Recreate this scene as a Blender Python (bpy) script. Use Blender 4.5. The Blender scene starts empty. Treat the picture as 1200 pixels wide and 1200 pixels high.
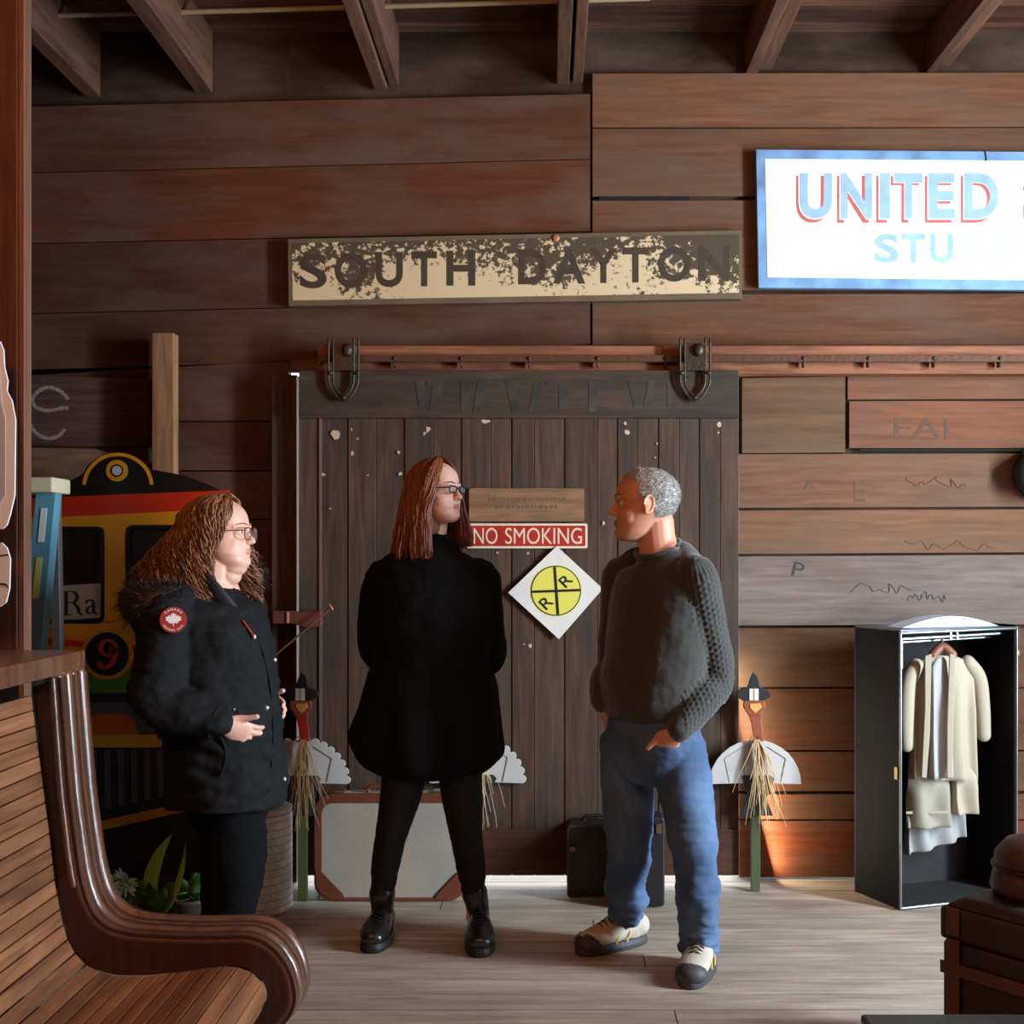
import bpy, bmesh, math, random
from mathutils import Vector, Matrix, noise
random.seed(7)
PI = math.pi
sc = bpy.context.scene
COL = sc.collection
F = 1400.0; CX = 640.0; HZ = 650.0; CAMZ = 1.45
DW = 5.34            # front of the rear board wall
# ------------------------------------------------------------------ camera
cam_d = bpy.data.cameras.new('camera'); cam = bpy.data.objects.new('camera', cam_d); COL.objects.link(cam)
cam.location = (0, 0, CAMZ); cam.rotation_euler = (PI/2, 0, 0)
cam_d.sensor_fit = 'HORIZONTAL'; cam_d.sensor_width = 36.0; cam_d.lens = 36.0*F/1200.0
cam_d.shift_x = -(CX-600)/1200.0; cam_d.shift_y = (HZ-600)/1200.0
cam_d.clip_start = 0.05; cam_d.clip_end = 200
sc.camera = cam
# ------------------------------------------------------------------ world / lights / exposure
w = bpy.data.worlds.new('world'); sc.world = w; w.use_nodes = True
bg = w.node_tree.nodes['Background']; bg.inputs[0].default_value = (0.80, 0.90, 1.0, 1); bg.inputs[1].default_value = 5.0

def lamp(kind, name, loc, energy, color, target=None, **kw):
    d = bpy.data.lights.new(name, kind); d.energy = energy; d.color = color
    for k, v in kw.items(): setattr(d, k, v)
    o = bpy.data.objects.new(name, d); COL.objects.link(o); o.location = loc
    if target is not None:
        o.rotation_euler = (Vector(target)-Vector(loc)).to_track_quat('-Z', 'Y').to_euler()
    return o
# daylight from the tall open doorway in the right wall
lamp('AREA', 'doorway_daylight', (3.95, 2.92, 1.8), 380, (0.70, 0.87, 1.0), (-0.6, 4.5, 1.3), shape='RECTANGLE', size=0.38, size_y=2.3)
# warm tungsten bulbs of the room, above and left of the camera
lamp('POINT', 'tungsten_bulb', (-1.3, 1.3, 3.1), 85, (1.0, 0.40, 0.12), shadow_soft_size=0.25)
lamp('POINT', 'tungsten_bulb', (0.9, 0.6, 3.2), 45, (1.0, 0.42, 0.14), shadow_soft_size=0.25)
# lamp added in the door gap, standing in for the warm glow on the boards
lamp('AREA', 'door_gap_glow_lamp', (0.902, 5.285, 0.50), 6.0, (1.0, 0.86, 0.62), (1.3, 5.33, 0.60), shape='RECTANGLE', size=0.04, size_y=0.95)
sc.view_settings.view_transform = 'Standard'; sc.view_settings.look = 'None'
sc.view_settings.exposure = 0.0; sc.view_settings.gamma = 1.0; sc.view_settings.use_curve_mapping = False

# ------------------------------------------------------------------ helpers
def P(px, py, d): return Vector(((px-CX)*d/F, d, CAMZ-(py-HZ)*d/F))
def G(px, py):
    d = F*CAMZ/(py-HZ); return Vector(((px-CX)*d/F, d, 0))
def lin(c):
    c = c/255.0
    return c/12.92 if c <= 0.04045 else ((c+0.055)/1.055)**2.4
def rgb(r, g, b): return (lin(r), lin(g), lin(b), 1)
MC = {}
def mat(name, col, rough=0.6, metal=0.0, bump=0.0, bscale=60.0, spec=0.5, emit=None, sss=0.0, var=0.0, vscale=6.0, sheen=0.0, alpha=None, stretch=(1,1,1), coat=0.0):
    if name in MC: return MC[name]
    m = bpy.data.materials.new(name); m.use_nodes = True; nt = m.node_tree; N = nt.nodes; L = nt.links
    b = N['Principled BSDF']
    b.inputs['Base Color'].default_value = col; b.inputs['Roughness'].default_value = rough
    b.inputs['Metallic'].default_value = metal; b.inputs['Specular IOR Level'].default_value = spec
    if coat: b.inputs['Coat Weight'].default_value = coat; b.inputs['Coat Roughness'].default_value = 0.15
    if sss:
        b.inputs['Subsurface Weight'].default_value = sss; b.inputs['Subsurface Radius'].default_value = (0.02, 0.008, 0.004); b.inputs['Subsurface Scale'].default_value = 0.3
    if sheen: b.inputs['Sheen Weight'].default_value = sheen
    if alpha is not None: b.inputs['Alpha'].default_value = alpha
    if emit: b.inputs['Emission Color'].default_value = emit[0]; b.inputs['Emission Strength'].default_value = emit[1]
    if bump or var:
        tc = N.new('ShaderNodeTexCoord'); mp = N.new('ShaderNodeMapping'); mp.inputs['Scale'].default_value = stretch
        L.new(tc.outputs['Object'], mp.inputs['Vector'])
    if var:
        n = N.new('ShaderNodeTexNoise'); n.inputs['Scale'].default_value = vscale; n.inputs['Detail'].default_value = 5
        L.new(mp.outputs[0], n.inputs['Vector'])
        r = N.new('ShaderNodeMapRange'); r.inputs[1].default_value = 0.3; r.inputs[2].default_value = 0.7; r.inputs[3].default_value = 1-var; r.inputs[4].default_value = 1+var
        L.new(n.outputs[0], r.inputs[0])
        v = N.new('ShaderNodeVectorMath'); v.operation = 'SCALE'; v.inputs[0].default_value = col[:3]; L.new(r.outputs[0], v.inputs['Scale'])
        L.new(v.outputs[0], b.inputs['Base Color'])
    if bump:
        n = N.new('ShaderNodeTexNoise'); n.inputs['Scale'].default_value = bscale; n.inputs['Detail'].default_value = 6
        L.new(mp.outputs[0], n.inputs['Vector'])
        bp = N.new('ShaderNodeBump'); bp.inputs['Strength'].default_value = bump; bp.inputs['Distance'].default_value = 0.01
        L.new(n.outputs[0], bp.inputs['Height']); L.new(bp.outputs[0], b.inputs['Normal'])
    MC[name] = m; return m

def wood(name, c1, c2, axis='X', stain=None, stain_amt=0.5, rough=0.75, island=0.25, grain=1.0, tint=False, gloss=None, spec=0.3, stain_scale=1.6):
    """grain stretched along an axis, per-plank value shift, cloudy weather stains"""
    if name in MC: return MC[name]
    m = bpy.data.materials.new(name); m.use_nodes = True; nt = m.node_tree; N = nt.nodes; L = nt.links
    b = N['Principled BSDF']; b.inputs['Specular IOR Level'].default_value = spec
    geo = N.new('ShaderNodeNewGeometry'); tc = N.new('ShaderNodeTexCoord')
    off = N.new('ShaderNodeVectorMath'); off.operation = 'MULTIPLY_ADD'
    L.new(geo.outputs['Random Per Island'], off.inputs[0]); off.inputs[1].default_value = (7.3, 5.1, 9.7); L.new(tc.outputs['Object'], off.inputs[2])
    mp = N.new('ShaderNodeMapping')
    mp.inputs['Scale'].default_value = {'X': (1.2, 16, 16), 'Y': (16, 1.2, 16), 'Z': (16, 16, 1.2)}[axis]
    L.new(off.outputs[0], mp.inputs['Vector'])
    n1 = N.new('ShaderNodeTexNoise'); n1.inputs['Scale'].default_value = 2.2*grain; n1.inputs['Detail'].default_value = 8; n1.inputs['Roughness'].default_value = 0.62; n1.inputs['Distortion'].default_value = 0.6
    L.new(mp.outputs[0], n1.inputs['Vector'])
    cr = N.new('ShaderNodeValToRGB'); cr.color_ramp.elements[0].position = 0.32; cr.color_ramp.elements[1].position = 0.68
    cr.color_ramp.elements[0].color = c1; cr.color_ramp.elements[1].color = c2
    L.new(n1.outputs[0], cr.inputs[0]); col = cr.outputs[0]
    if tint:
        at = N.new('ShaderNodeAttribute'); at.attribute_name = 'tint'
        mx = N.new('ShaderNodeMix'); mx.data_type = 'RGBA'; mx.blend_type = 'MULTIPLY'; mx.inputs[0].default_value = 1
        L.new(col, mx.inputs[6]); L.new(at.outputs['Color'], mx.inputs[7]); col = mx.outputs[2]
    if stain:
        mp2 = N.new('ShaderNodeMapping'); mp2.inputs['Scale'].default_value = {'X': (1, 2.6, 2.6), 'Y': (2.6, 1, 2.6), 'Z': (2.6, 2.6, 1)}[axis]
        L.new(off.outputs[0], mp2.inputs['Vector'])
        n2 = N.new('ShaderNodeTexNoise'); n2.inputs['Scale'].default_value = stain_scale; n2.inputs['Detail'].default_value = 6; n2.inputs['Roughness'].default_value = 0.6
        L.new(mp2.outputs[0], n2.inputs['Vector'])
        r = N.new('ShaderNodeMapRange'); r.inputs[1].default_value = 0.42; r.inputs[2].default_value = 0.68; r.inputs[3].default_value = 0; r.inputs[4].default_value = stain_amt
        L.new(n2.outputs[0], r.inputs[0])
        mx = N.new('ShaderNodeMix'); mx.data_type = 'RGBA'; L.new(r.outputs[0], mx.inputs[0]); L.new(col, mx.inputs[6]); mx.inputs[7].default_value = stain; col = mx.outputs[2]
    r = N.new('ShaderNodeMapRange'); r.inputs[3].default_value = 1-island; r.inputs[4].default_value = 1+island
    oi = N.new('ShaderNodeObjectInfo'); ad = N.new('ShaderNodeMath'); ad.operation = 'ADD'; fr = N.new('ShaderNodeMath'); fr.operation = 'FRACT'
    L.new(geo.outputs['Random Per Island'], ad.inputs[0]); L.new(oi.outputs['Random'], ad.inputs[1]); L.new(ad.outputs[0], fr.inputs[0]); L.new(fr.outputs[0], r.inputs[0])
    v = N.new('ShaderNodeVectorMath'); v.operation = 'SCALE'; L.new(col, v.inputs[0]); L.new(r.outputs[0], v.inputs['Scale'])
    L.new(v.outputs[0], b.inputs['Base Color'])
    b.inputs['Roughness'].default_value = rough
    bp = N.new('ShaderNodeBump'); bp.inputs['Strength'].default_value = 0.35; bp.inputs['Distance'].default_value = 0.006
    L.new(n1.outputs[0], bp.inputs['Height']); L.new(bp.outputs[0], b.inputs['Normal'])
    MC[name] = m; return m

def finish(bm, name, m, parent=None, smooth=False, bevel=0.0, subsurf=0):
    me = bpy.data.meshes.new(name)
    bmesh.ops.recalc_face_normals(bm, faces=bm.faces[:])
    if smooth:
        for f in bm.faces: f.smooth = True
    bm.to_mesh(me); bm.free()
    for mm in (m if isinstance(m, (list, tuple)) else [m]): me.materials.append(mm)
    o = bpy.data.objects.new(name, me); COL.objects.link(o)
    if bevel:
        md = o.modifiers.new('bevel', 'BEVEL'); md.width = bevel; md.segments = 2; md.limit_method = 'ANGLE'; md.angle_limit = 0.7
    if subsurf:
        md = o.modifiers.new('sub', 'SUBSURF'); md.levels = subsurf; md.render_levels = subsurf
    if parent: par(o, parent)
    return o
def par(o, p):
    o.parent = p
    o.matrix_parent_inverse = Matrix.Translation(-(Vector(p.get('origin', (0,0,0)))))
    return o
def thing(name, label, cat, loc, group=None):
    o = bpy.data.objects.new(name, None); COL.objects.link(o); o.location = loc; o.empty_display_size = 0.1
    o['origin'] = tuple(loc); return tag(o, label, cat, group)
def tag(o, label, cat=None, group=None, kind=None):
    o['label'] = label
    if cat: o['category'] = cat
    if group: o['group'] = group
    if kind: o['kind'] = kind
    return o
def struct(o, label):
    o['kind'] = 'structure'; o['label'] = label; return o

def quadbox(bm, c8):
    v = [bm.verts.new(c) for c in c8]
    fs = [bm.faces.new([v[i] for i in q]) for q in ((0,3,2,1),(4,5,6,7),(0,1,5,4),(1,2,6,5),(2,3,7,6),(3,0,4,7))]
    return fs
def box(bm, x0, x1, y0, y1, z0, z1):
    return quadbox(bm, [(x0,y0,z0),(x1,y0,z0),(x1,y1,z0),(x0,y1,z0),(x0,y0,z1),(x1,y0,z1),(x1,y1,z1),(x0,y1,z1)])
def obox(bm, o, ax, ay, az):
    """oriented box: corner o, edge vectors ax, ay, az"""
    o = Vector(o); ax = Vector(ax); ay = Vector(ay); az = Vector(az)
    return quadbox(bm, [o, o+ax, o+ax+ay, o+ay, o+az, o+ax+az, o+ax+ay+az, o+ay+az])
def pbox(bm, x0, y0, x1, y1, d0, d1):
    """box from a pixel rectangle measured at depth d0, running back to d1"""
    a = P(x0, y1, d0); c = P(x1, y0, d0)
    return box(bm, a.x, c.x, d0, d1, a.z, c.z)
def prism(bm, pts, d, thick):
    """outline (pixels at depth d, or 3D points) given real thickness"""
    vs = [p if isinstance(p, Vector) else P(p[0], p[1], d) for p in pts]
    f = [bm.verts.new(v) for v in vs]; k = [bm.verts.new(v+Vector((0, thick, 0))) for v in vs]
    bm.faces.new(f); bm.faces.new(k[::-1]); n = len(f)
    for i in range(n): bm.faces.new((f[i], k[i], k[(i+1) % n], f[(i+1) % n]))
def cr_spline(pts, n=6):
    """catmull-rom through points (tuples of any length)"""
    out = []; m = len(pts)
    for i in range(m-1):
        p0 = pts[max(i-1, 0)]; p1 = pts[i]; p2 = pts[i+1]; p3 = pts[min(i+2, m-1)]
        for k in range(n):
            t = k/n; t2 = t*t; t3 = t2*t
            out.append(tuple(0.5*((2*b)+(-a+c)*t+(2*a-5*b+4*c-d)*t2+(-a+3*b-3*c+d)*t3) for a, b, c, d in zip(p0, p1, p2, p3)))
    out.append(tuple(pts[-1])); return out
def tube(bm, pts, rad, side=None, seg=16, n=5, caps=True, smoothpath=True):
    """pts: vectors; rad: scalars or (ra, rb); ra along 'side'"""
    P4 = []
    for p, r in zip(pts, rad if isinstance(rad, (list, tuple)) and len(rad) == len(pts) else [rad]*len(pts)):
        ra, rb = (r, r) if not isinstance(r, (tuple, list)) else r
        P4.append((p[0], p[1], p[2], ra, rb))
    if smoothpath and len(P4) > 2: P4 = cr_spline(P4, n)
    V = [Vector(p[:3]) for p in P4]; R = [(max(p[3], 1e-4), max(p[4], 1e-4)) for p in P4]
    if caps:
        t0 = (V[0]-V[1]).normalized(); t1 = (V[-1]-V[-2]).normalized()
        pre, post = [], []
        for a in (75, 50, 25):
            c = math.cos(math.radians(a)); s = math.sin(math.radians(a)); m0 = min(R[0]); m1 = min(R[-1])
            pre.append((V[0]+t0*m0*s, (R[0][0]*c, R[0][1]*c)))
        for a in (25, 50, 75):
            c = math.cos(math.radians(a)); s = math.sin(math.radians(a)); m1 = min(R[-1])
            post.append((V[-1]+t1*m1*s, (R[-1][0]*c, R[-1][1]*c)))
        V = [p[0] for p in pre]+V+[p[0] for p in post]; R = [p[1] for p in pre]+R+[p[1] for p in post]
    rings = []; last = None
    for i, v in enumerate(V):
        t = (V[min(i+1, len(V)-1)]-V[max(i-1, 0)]).normalized()
        s = Vector(side) if side is not None else (last if last is not None else (Vector((0, 0, 1)) if abs(t.z) < 0.8 else Vector((1, 0, 0))))
        a = (s-t*s.dot(t)); a = a.normalized() if a.length > 1e-6 else t.orthogonal().normalized()
        if side is None: last = a
        b = t.cross(a)
        rings.append([bm.verts.new(v+a*R[i][0]*math.cos(2*PI*k/seg)+b*R[i][1]*math.sin(2*PI*k/seg)) for k in range(seg)])
    for r0, r1 in zip(rings, rings[1:]):
        for k in range(seg): bm.faces.new((r0[k], r0[(k+1) % seg], r1[(k+1) % seg], r1[k]))
    bm.faces.new(rings[0][::-1]); bm.faces.new(rings[-1])
def ell(bm, c, r, M=None, seg=20, rings=12):
    m = Matrix.Translation(c) @ (M if M is not None else Matrix()) @ Matrix.Diagonal((r[0], r[1], r[2], 1))
    bmesh.ops.create_uvsphere(bm, u_segments=seg, v_segments=rings, radius=1.0, matrix=m)
def lathe(bm, c, prof, seg=32, axis=None):
    rings = []
    for r, z in prof:
        rings.append([bm.verts.new(Vector(c)+Vector((max(r, 1e-4)*math.cos(2*PI*k/seg), max(r, 1e-4)*math.sin(2*PI*k/seg), z))) for k in range(seg)])
    for a, b in zip(rings, rings[1:]):
        for k in range(seg): bm.faces.new((a[k], a[(k+1) % seg], b[(k+1) % seg], b[k]))
    bm.faces.new(rings[0][::-1]); bm.faces.new(rings[-1])
def rrect(x0, y0, x1, y1, r, n=6):
    pts = []
    for cx, cy, a0 in ((x1-r, y0+r, -90), (x1-r, y1-r, 0), (x0+r, y1-r, 90), (x0+r, y0+r, 180)):
        for k in range(n+1):
            a = math.radians(a0+90*k/n); pts.append((cx+r*math.cos(a), cy+r*math.sin(a)))
    return pts
def ringprism(bm, outer, inner, d, thick):
    """flat frame between two outlines with equal point counts"""
    n = len(outer)
    A = [bm.verts.new(P(*p, d)) for p in outer]; B = [bm.verts.new(P(*p, d)) for p in inner]
    A2 = [bm.verts.new(v.co+Vector((0, thick, 0))) for v in A]; B2 = [bm.verts.new(v.co+Vector((0, thick, 0))) for v in B]
    for i in range(n):
        j = (i+1) % n
        bm.faces.new((A[i], A[j], B[j], B[i])); bm.faces.new((A2[j], A2[i], B2[i], B2[j]))
        bm.faces.new((A[j], A[i], A2[i], A2[j])); bm.faces.new((B[i], B[j], B2[j], B2[i]))
def text_obj(s, boxpx, d, name, m, parent, thick=0.002, bold=0.0, rot=0.0, keep=False, shear=0.0):
    """lettering fitted into a pixel box at depth d, facing the room"""
    cu = bpy.data.curves.new('t', 'FONT'); cu.body = s; cu.size = 1.0; cu.offset = bold; cu.extrude = 0.0; cu.resolution_u = 6; cu.shear = shear
    to = bpy.data.objects.new('t', cu); COL.objects.link(to)
    dg = bpy.context.evaluated_depsgraph_get(); me = bpy.data.meshes.new_from_object(to.evaluated_get(dg))
    bm = bmesh.new(); bm.from_mesh(me); bpy.data.objects.remove(to); bpy.data.curves.remove(cu); bpy.data.meshes.remove(me)
    xs = [v.co.x for v in bm.verts]; ys = [v.co.y for v in bm.verts]
    x0, x1, y0, y1 = min(xs), max(xs), min(ys), max(ys)
    a = P(boxpx[0], boxpx[3], d); c = P(boxpx[2], boxpx[1], d)
    sx = (c.x-a.x)/(x1-x0); sz = (c.z-a.z)/(y1-y0)
    cx, cz = (a.x+c.x)/2, (a.z+c.z)/2
    for v in bm.verts:
        x = (v.co.x-x0)*sx+a.x-cx; z = (v.co.y-y0)*sz+a.z-cz
        v.co = Vector((cx+x*math.cos(rot)-z*math.sin(rot), d, cz+x*math.sin(rot)+z*math.cos(rot)))
    for f in bm.faces: f.smooth = False
    g = bmesh.ops.extrude_face_region(bm, geom=bm.faces[:])
    for v in g['geom']:
        if isinstance(v, bmesh.types.BMVert): v.co.y += thick
    return finish(bm, name, m, parent)
def to_mesh_remesh(bm, voxel, smooth=3, factor=0.5):
    me = bpy.data.meshes.new('tmp'); bmesh.ops.recalc_face_normals(bm, faces=bm.faces[:]); bm.to_mesh(me); bm.free()
    o = bpy.data.objects.new('tmp', me); COL.objects.link(o)
    md = o.modifiers.new('r', 'REMESH'); md.mode = 'VOXEL'; md.voxel_size = voxel; md.adaptivity = 0
    if smooth:
        ms = o.modifiers.new('s', 'SMOOTH'); ms.iterations = smooth; ms.factor = factor
    dg = bpy.context.evaluated_depsgraph_get(); res = bpy.data.meshes.new_from_object(o.evaluated_get(dg))
    bpy.data.objects.remove(o); bpy.data.meshes.remove(me)
    b2 = bmesh.new(); b2.from_mesh(res); bpy.data.meshes.remove(res)
    b2.normal_update()
    return b2
def wrinkle(bm, amp, scale, stretch=(1, 1, 1), seed=0, fn=None):
    bm.normal_update()
    for v in bm.verts:
        p = Vector((v.co.x*stretch[0], v.co.y*stretch[1], v.co.z*stretch[2]))*scale+Vector((seed, seed*2.3, seed*0.7))
        n = noise.noise(p)+0.5*noise.noise(p*2.1)
        a = amp*(fn(v.co) if fn else 1.0)
        v.co += v.normal*a*n
def strandtube(bm, pts, r0, r1, seg=4):
    rings = []
    n = len(pts); a = None
    for i, p in enumerate(pts):
        t = (pts[min(i+1, n-1)]-pts[max(i-1, 0)])
        if t.length < 1e-7: t = Vector((0, 0, -1))
        t.normalize()
        s = a if a is not None else t.orthogonal()
        a = (s-t*s.dot(t)); a = a.normalized() if a.length > 1e-6 else t.orthogonal().normalized()
        b = t.cross(a); r = r0+(r1-r0)*i/(n-1)
        rings.append([bm.verts.new(p+a*r*math.cos(2*PI*k/seg)+b*r*math.sin(2*PI*k/seg)) for k in range(seg)])
    for q0, q1 in zip(rings, rings[1:]):
        for k in range(seg): bm.faces.new((q0[k], q0[(k+1) % seg], q1[(k+1) % seg], q1[k]))
    bm.faces.new(rings[0][::-1]); bm.faces.new(rings[-1])
# ================================================================== THE SETTING
M_floor = wood('floor_wood', rgb(140, 122, 106), rgb(188, 170, 150), 'X', rgb(118, 104, 92), 0.5, rough=0.6, island=0.10, stain_scale=2.5)
bm = bmesh.new(); y = -2.4; rr = random.Random(3)
while y < DW+0.5:
    x = -4.3-rr.random()*2
    wd = 0.135
    while x < 4.4:
        L_ = 1.8+rr.random()*2.2; x1 = min(x+L_, 4.4)
        if x1 > -4.3: box(bm, max(x, -4.3), x1-0.004, y, y+wd-0.004-0.002*rr.random(), -0.03, -0.0015*rr.random())
        x = x1
    y += wd
box(bm, -4.3, 4.4, -2.4, DW+0.5, -0.08, -0.035)
struct(finish(bm, 'floor', M_floor), 'worn grey-brown plank floor')

M_wall = wood('wall_boards', rgb(134, 98, 76), rgb(172, 130, 102), 'X', rgb(100, 80, 66), 0.65, rough=0.8, island=0.10, tint=True)
bm = bmesh.new(); tl = bm.loops.layers.float_color.new('tint')
def plank(x0, ya0, yb0, x1, ya1, yb1, tint, dd=0.0, th=0.03):
    """board: left end x0 from ya0 to yb0, right end x1 from ya1 to yb1 (pixels at the wall)"""
    g = 1.0
    c = [P(x0+g*0.5, yb0-g, DW), P(x1-g*0.5, yb1-g, DW), P(x1-g*0.5, ya1+g*0.3, DW), P(x0+g*0.5, ya0+g*0.3, DW)]
    o = Vector((0, dd, 0)); t = Vector((0, th, 0))
    fs = quadbox(bm, [c[0]+o, c[1]+o, c[1]+o+t, c[0]+o+t, c[3]+o, c[2]+o, c[2]+o+t, c[3]+o+t])
    for f in fs:
        for l in f.loops: l[tl] = (tint[0]*1.03, tint[1]*(.84 if tint[2] < .7 else 1), tint[2]*(.66 if tint[2] < .7 else 1), 1)
BR = (0.50, 0.42, 0.36); RD = (0.68, 0.36, 0.20); GR = (0.66, 0.64, 0.62); DK = (0.40, 0.32, 0.26); TN = (0.62, 0.50, 0.40); OR = (0.78, 0.42, 0.24)
XL, XR = -320, 1600
def ly(y30, y690, x): return y30+(y690-y30)*(x-30)/660.0
rows = [(125,110),(203,187),(286,272),(368,353),(441,404)]
tn = [(0.27,0.21,0.17), (0.30,0.18,0.12), (0.22,0.15,0.12), (0.26,0.21,0.16)]
for (a, b), t in zip(zip(rows, rows[1:]), tn):
    plank(XL, ly(*a, XL), ly(*b, XL), 692, ly(*a, 692), ly(*b, 692), t)
yl = [441, 494, 552, 609, 664, 735, 805, 880, 955, 1031]
for i, (a, b) in enumerate(zip(yl, yl[1:])):
    plank(XL, ly(a, a-8, XL) if i else a+3, b, 339, a if i else ly(441, 404, 339), b, [(0.22,0.17,0.15), (0.20,0.14,0.12), (0.22,0.13,0.11)][i % 3])
for a, b, t in ((85,150,(0.50,0.44,0.42)), (150,231,(0.42,0.37,0.35)), (234,341,(0.40,0.34,0.32)), (344,405,(0.38,0.31,0.27))):
    plank(694, a+1, b, XR, a-1, b-1, t)
plank(339, 404, 437, 692, 404, 437, DK, dd=0.004); plank(692, 404, 437, XR, 403, 437, DK, dd=0.004)
plank(870, 443, 532, 991, 441, 531, (0.42,0.46,0.46))
plank(993, 441, 469, XR, 439, 467, (0.56,0.50,0.50)); plank(995, 470, 526, XR, 469, 526, (0.52,0.42,0.42))
plank(866, 532, 596, XR, 530, 593, (0.46,0.45,0.50)); plank(866, 598, 650, XR, 595, 646, (0.52,0.50,0.48))
plank(866, 652, 734, XR, 647, 731, (0.60,0.84,1.20)); plank(866, 736, 806, XR, 735, 806, (0.30,0.30,0.28))
plank(866, 807, 880, XR, 806, 879, (0.34,0.28,0.24)); plank(866, 881, 928, XR, 880, 927, (0.34,0.28,0.24))
plank(866, 931, 961, XR, 930, 961, (0.50,0.44,0.38)); plank(866, 962, 1029, XR, 961, 1029, (0.50,0.27,0.16))
# sheathing behind the boards, leaving the doorway open
a = P(338, 435, DW); c = P(864, 435, DW)
def tb(*k):
    for f in box(bm, *k):
        for l in f.loops: l[tl] = (0.10, 0.08, 0.06, 1)
tb(-4.3, a.x, DW+0.031, DW+0.06, 0.0, 3.9); tb(c.x, 4.4, DW+0.031, DW+0.06, 0.012, 3.9); tb(a.x, c.x, DW+0.031, DW+0.06, a.z, 3.9)
wall_rear = struct(finish(bm, 'wall_rear', M_wall), 'rear wall of wide weathered brown boards')

M_plain = wood('side_boards', rgb(60, 38, 26), rgb(96, 62, 42), 'Y', None, rough=0.85)
bm = bmesh.new()
for k in range(16): box(bm, -4.33, -4.3, -2.4, DW+0.1, k*0.25, k*0.25+0.245)
box(bm, -4.36, -4.33, -2.4, DW+0.1, 0, 4)
struct(finish(bm, 'wall_left', M_plain), 'left board wall')
bm = bmesh.new()
for k in range(16):
    z0, z1 = k*0.25, k*0.25+0.245
    if z0 < 3.2: box(bm, 3.7, 3.73, -2.4, 1.55, z0, z1); box(bm, 3.7, 3.73, 3.35, DW+0.1, z0, z1)
    else: box(bm, 3.7, 3.73, -2.4, DW+0.1, z0, z1)
struct(finish(bm, 'wall_right', M_plain), 'right board wall with an open doorway')
bm = bmesh.new()
for k in range(16): box(bm, -4.3, 3.7, -2.43, -2.4, k*0.25, k*0.25+0.245)
struct(finish(bm, 'wall_front', M_plain), 'board wall behind the viewer')

M_roof = wood('roof_boards', rgb(62, 36, 24), rgb(112, 72, 50), 'X', rgb(44, 34, 32), 0.6, rough=0.8, island=0.3)
M_joist = wood('joist_wood', rgb(78, 48, 34), rgb(118, 80, 58), 'Y', None, rough=0.8)
bm = bmesh.new(); y = -2.4
while y < DW+0.1:
    box(bm, -4.3, 3.72, y, y+0.155, 3.80, 3.83); y += 0.16
box(bm, -4.3, 3.72, -2.4, DW+0.2, 3.84, 3.87)
ceil = struct(finish(bm, 'ceiling', M_roof), 'dark roof boards over open joists')
def joist(px, wpx, py=100, hgt=None, skew=0.0):
    b = bmesh.new(); a = P(px, py, DW); wd = wpx/262.2; z0 = a.z
    quadbox(b, [(a.x+skew, -2.35, z0), (a.x+wd+skew, -2.35, z0), (a.x+wd, DW+0.02, z0), (a.x, DW+0.02, z0),
                (a.x+skew, -2.35, 3.80), (a.x+wd+skew, -2.35, 3.80), (a.x+wd, DW+0.02, 3.80), (a.x, DW+0.02, 3.80)])
    o = finish(b, 'joist', M_joist, bevel=0.004); o.parent = ceil
for px, wpx, py in ((-45,16,112),(98,18,112),(228,20,107),(438,15,104),(455,12,98),(652,15,97),(671,12,95),(874,14,86),(890,15,80),(1086,11,84),(1102,12,76),(1310,16,85),(1510,16,85),(-200,16,112)):
    joist(px, wpx, py)
bm = bmesh.new()
tube(bm, [P(-200, 24, 4.9), P(30, 19, 4.9), P(400, 9, 4.9), P(760, -2, 4.9)], 0.011, seg=8, n=3)
tag(finish(bm, 'conduit', mat('conduit_paint', rgb(150, 130, 96), 0.5, bump=0.1), smooth=True), 'thin tan pipe running across under the joists at top left', 'pipe')

# sunlit ground outside, seen only through the gaps
bm = bmesh.new(); box(bm, -8, 8, DW+0.5, DW+14, -0.12, -0.05)
struct(finish(bm, 'trim_1', mat('outside_ground', rgb(225, 220, 205), 0.9, bump=0.3, bscale=5)), 'bright ground outside the sliding door')

# ------------------------------------------------------------------ sliding freight door
DD = 5.20
M_door = wood('door_boards', rgb(60, 42, 32), rgb(96, 68, 50), 'Z', rgb(52, 50, 48), 0.7, rough=0.72, island=0.14, stain_scale=1.3)
M_door_x = wood('door_header', rgb(54, 42, 34), rgb(88, 68, 54), 'X', rgb(44, 42, 38), 0.7, rough=0.75, island=0.1)
M_iron = mat('dark_iron', rgb(70, 62, 50), 0.45, 0.75, bump=0.3, bscale=90)
bm = bmesh.new()
xs = [350, 375, 408, 441, 474, 508, 541, 575, 600, 626, 662, 700, 724, 747, 772, 796, 820, 844, 866]
for i, (a, b) in enumerate(zip(xs, xs[1:])):
    pbox(bm, a+0.25, 489, b-0.25, 1026, DD+0.004*(i % 2), DD+0.045)
pbox(bm, 350.5, 436, 865.5, 1024, DD+0.046, DD+0.055)
door = struct(finish(bm, 'door_1', M_door, bevel=0.002), 'large dark sliding freight door of vertical planks')
bm = bmesh.new(); pbox(bm, 350, 434, 866, 490, DD-0.012, DD+0.045); finish(bm, 'top_board', M_door_x, bevel=0.004).parent = door
bm = bmesh.new(); pbox(bm, 350, 972, 866, 1025, DD-0.008, DD-0.0005); finish(bm, 'bottom_board', wood('door_kick', rgb(60, 34, 22), rgb(88, 52, 34), 'X', None, rough=0.7), bevel=0.003).parent = door
bm = bmesh.new(); pbox(bm, 374, 490, 377, 972, DD-0.006, DD+0.001); finish(bm, 'plank_edge', mat('pale_plank_edge', rgb(120, 104, 100), 0.5, 0.4)).parent = door  # thin paler strip along one plank edge
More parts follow.
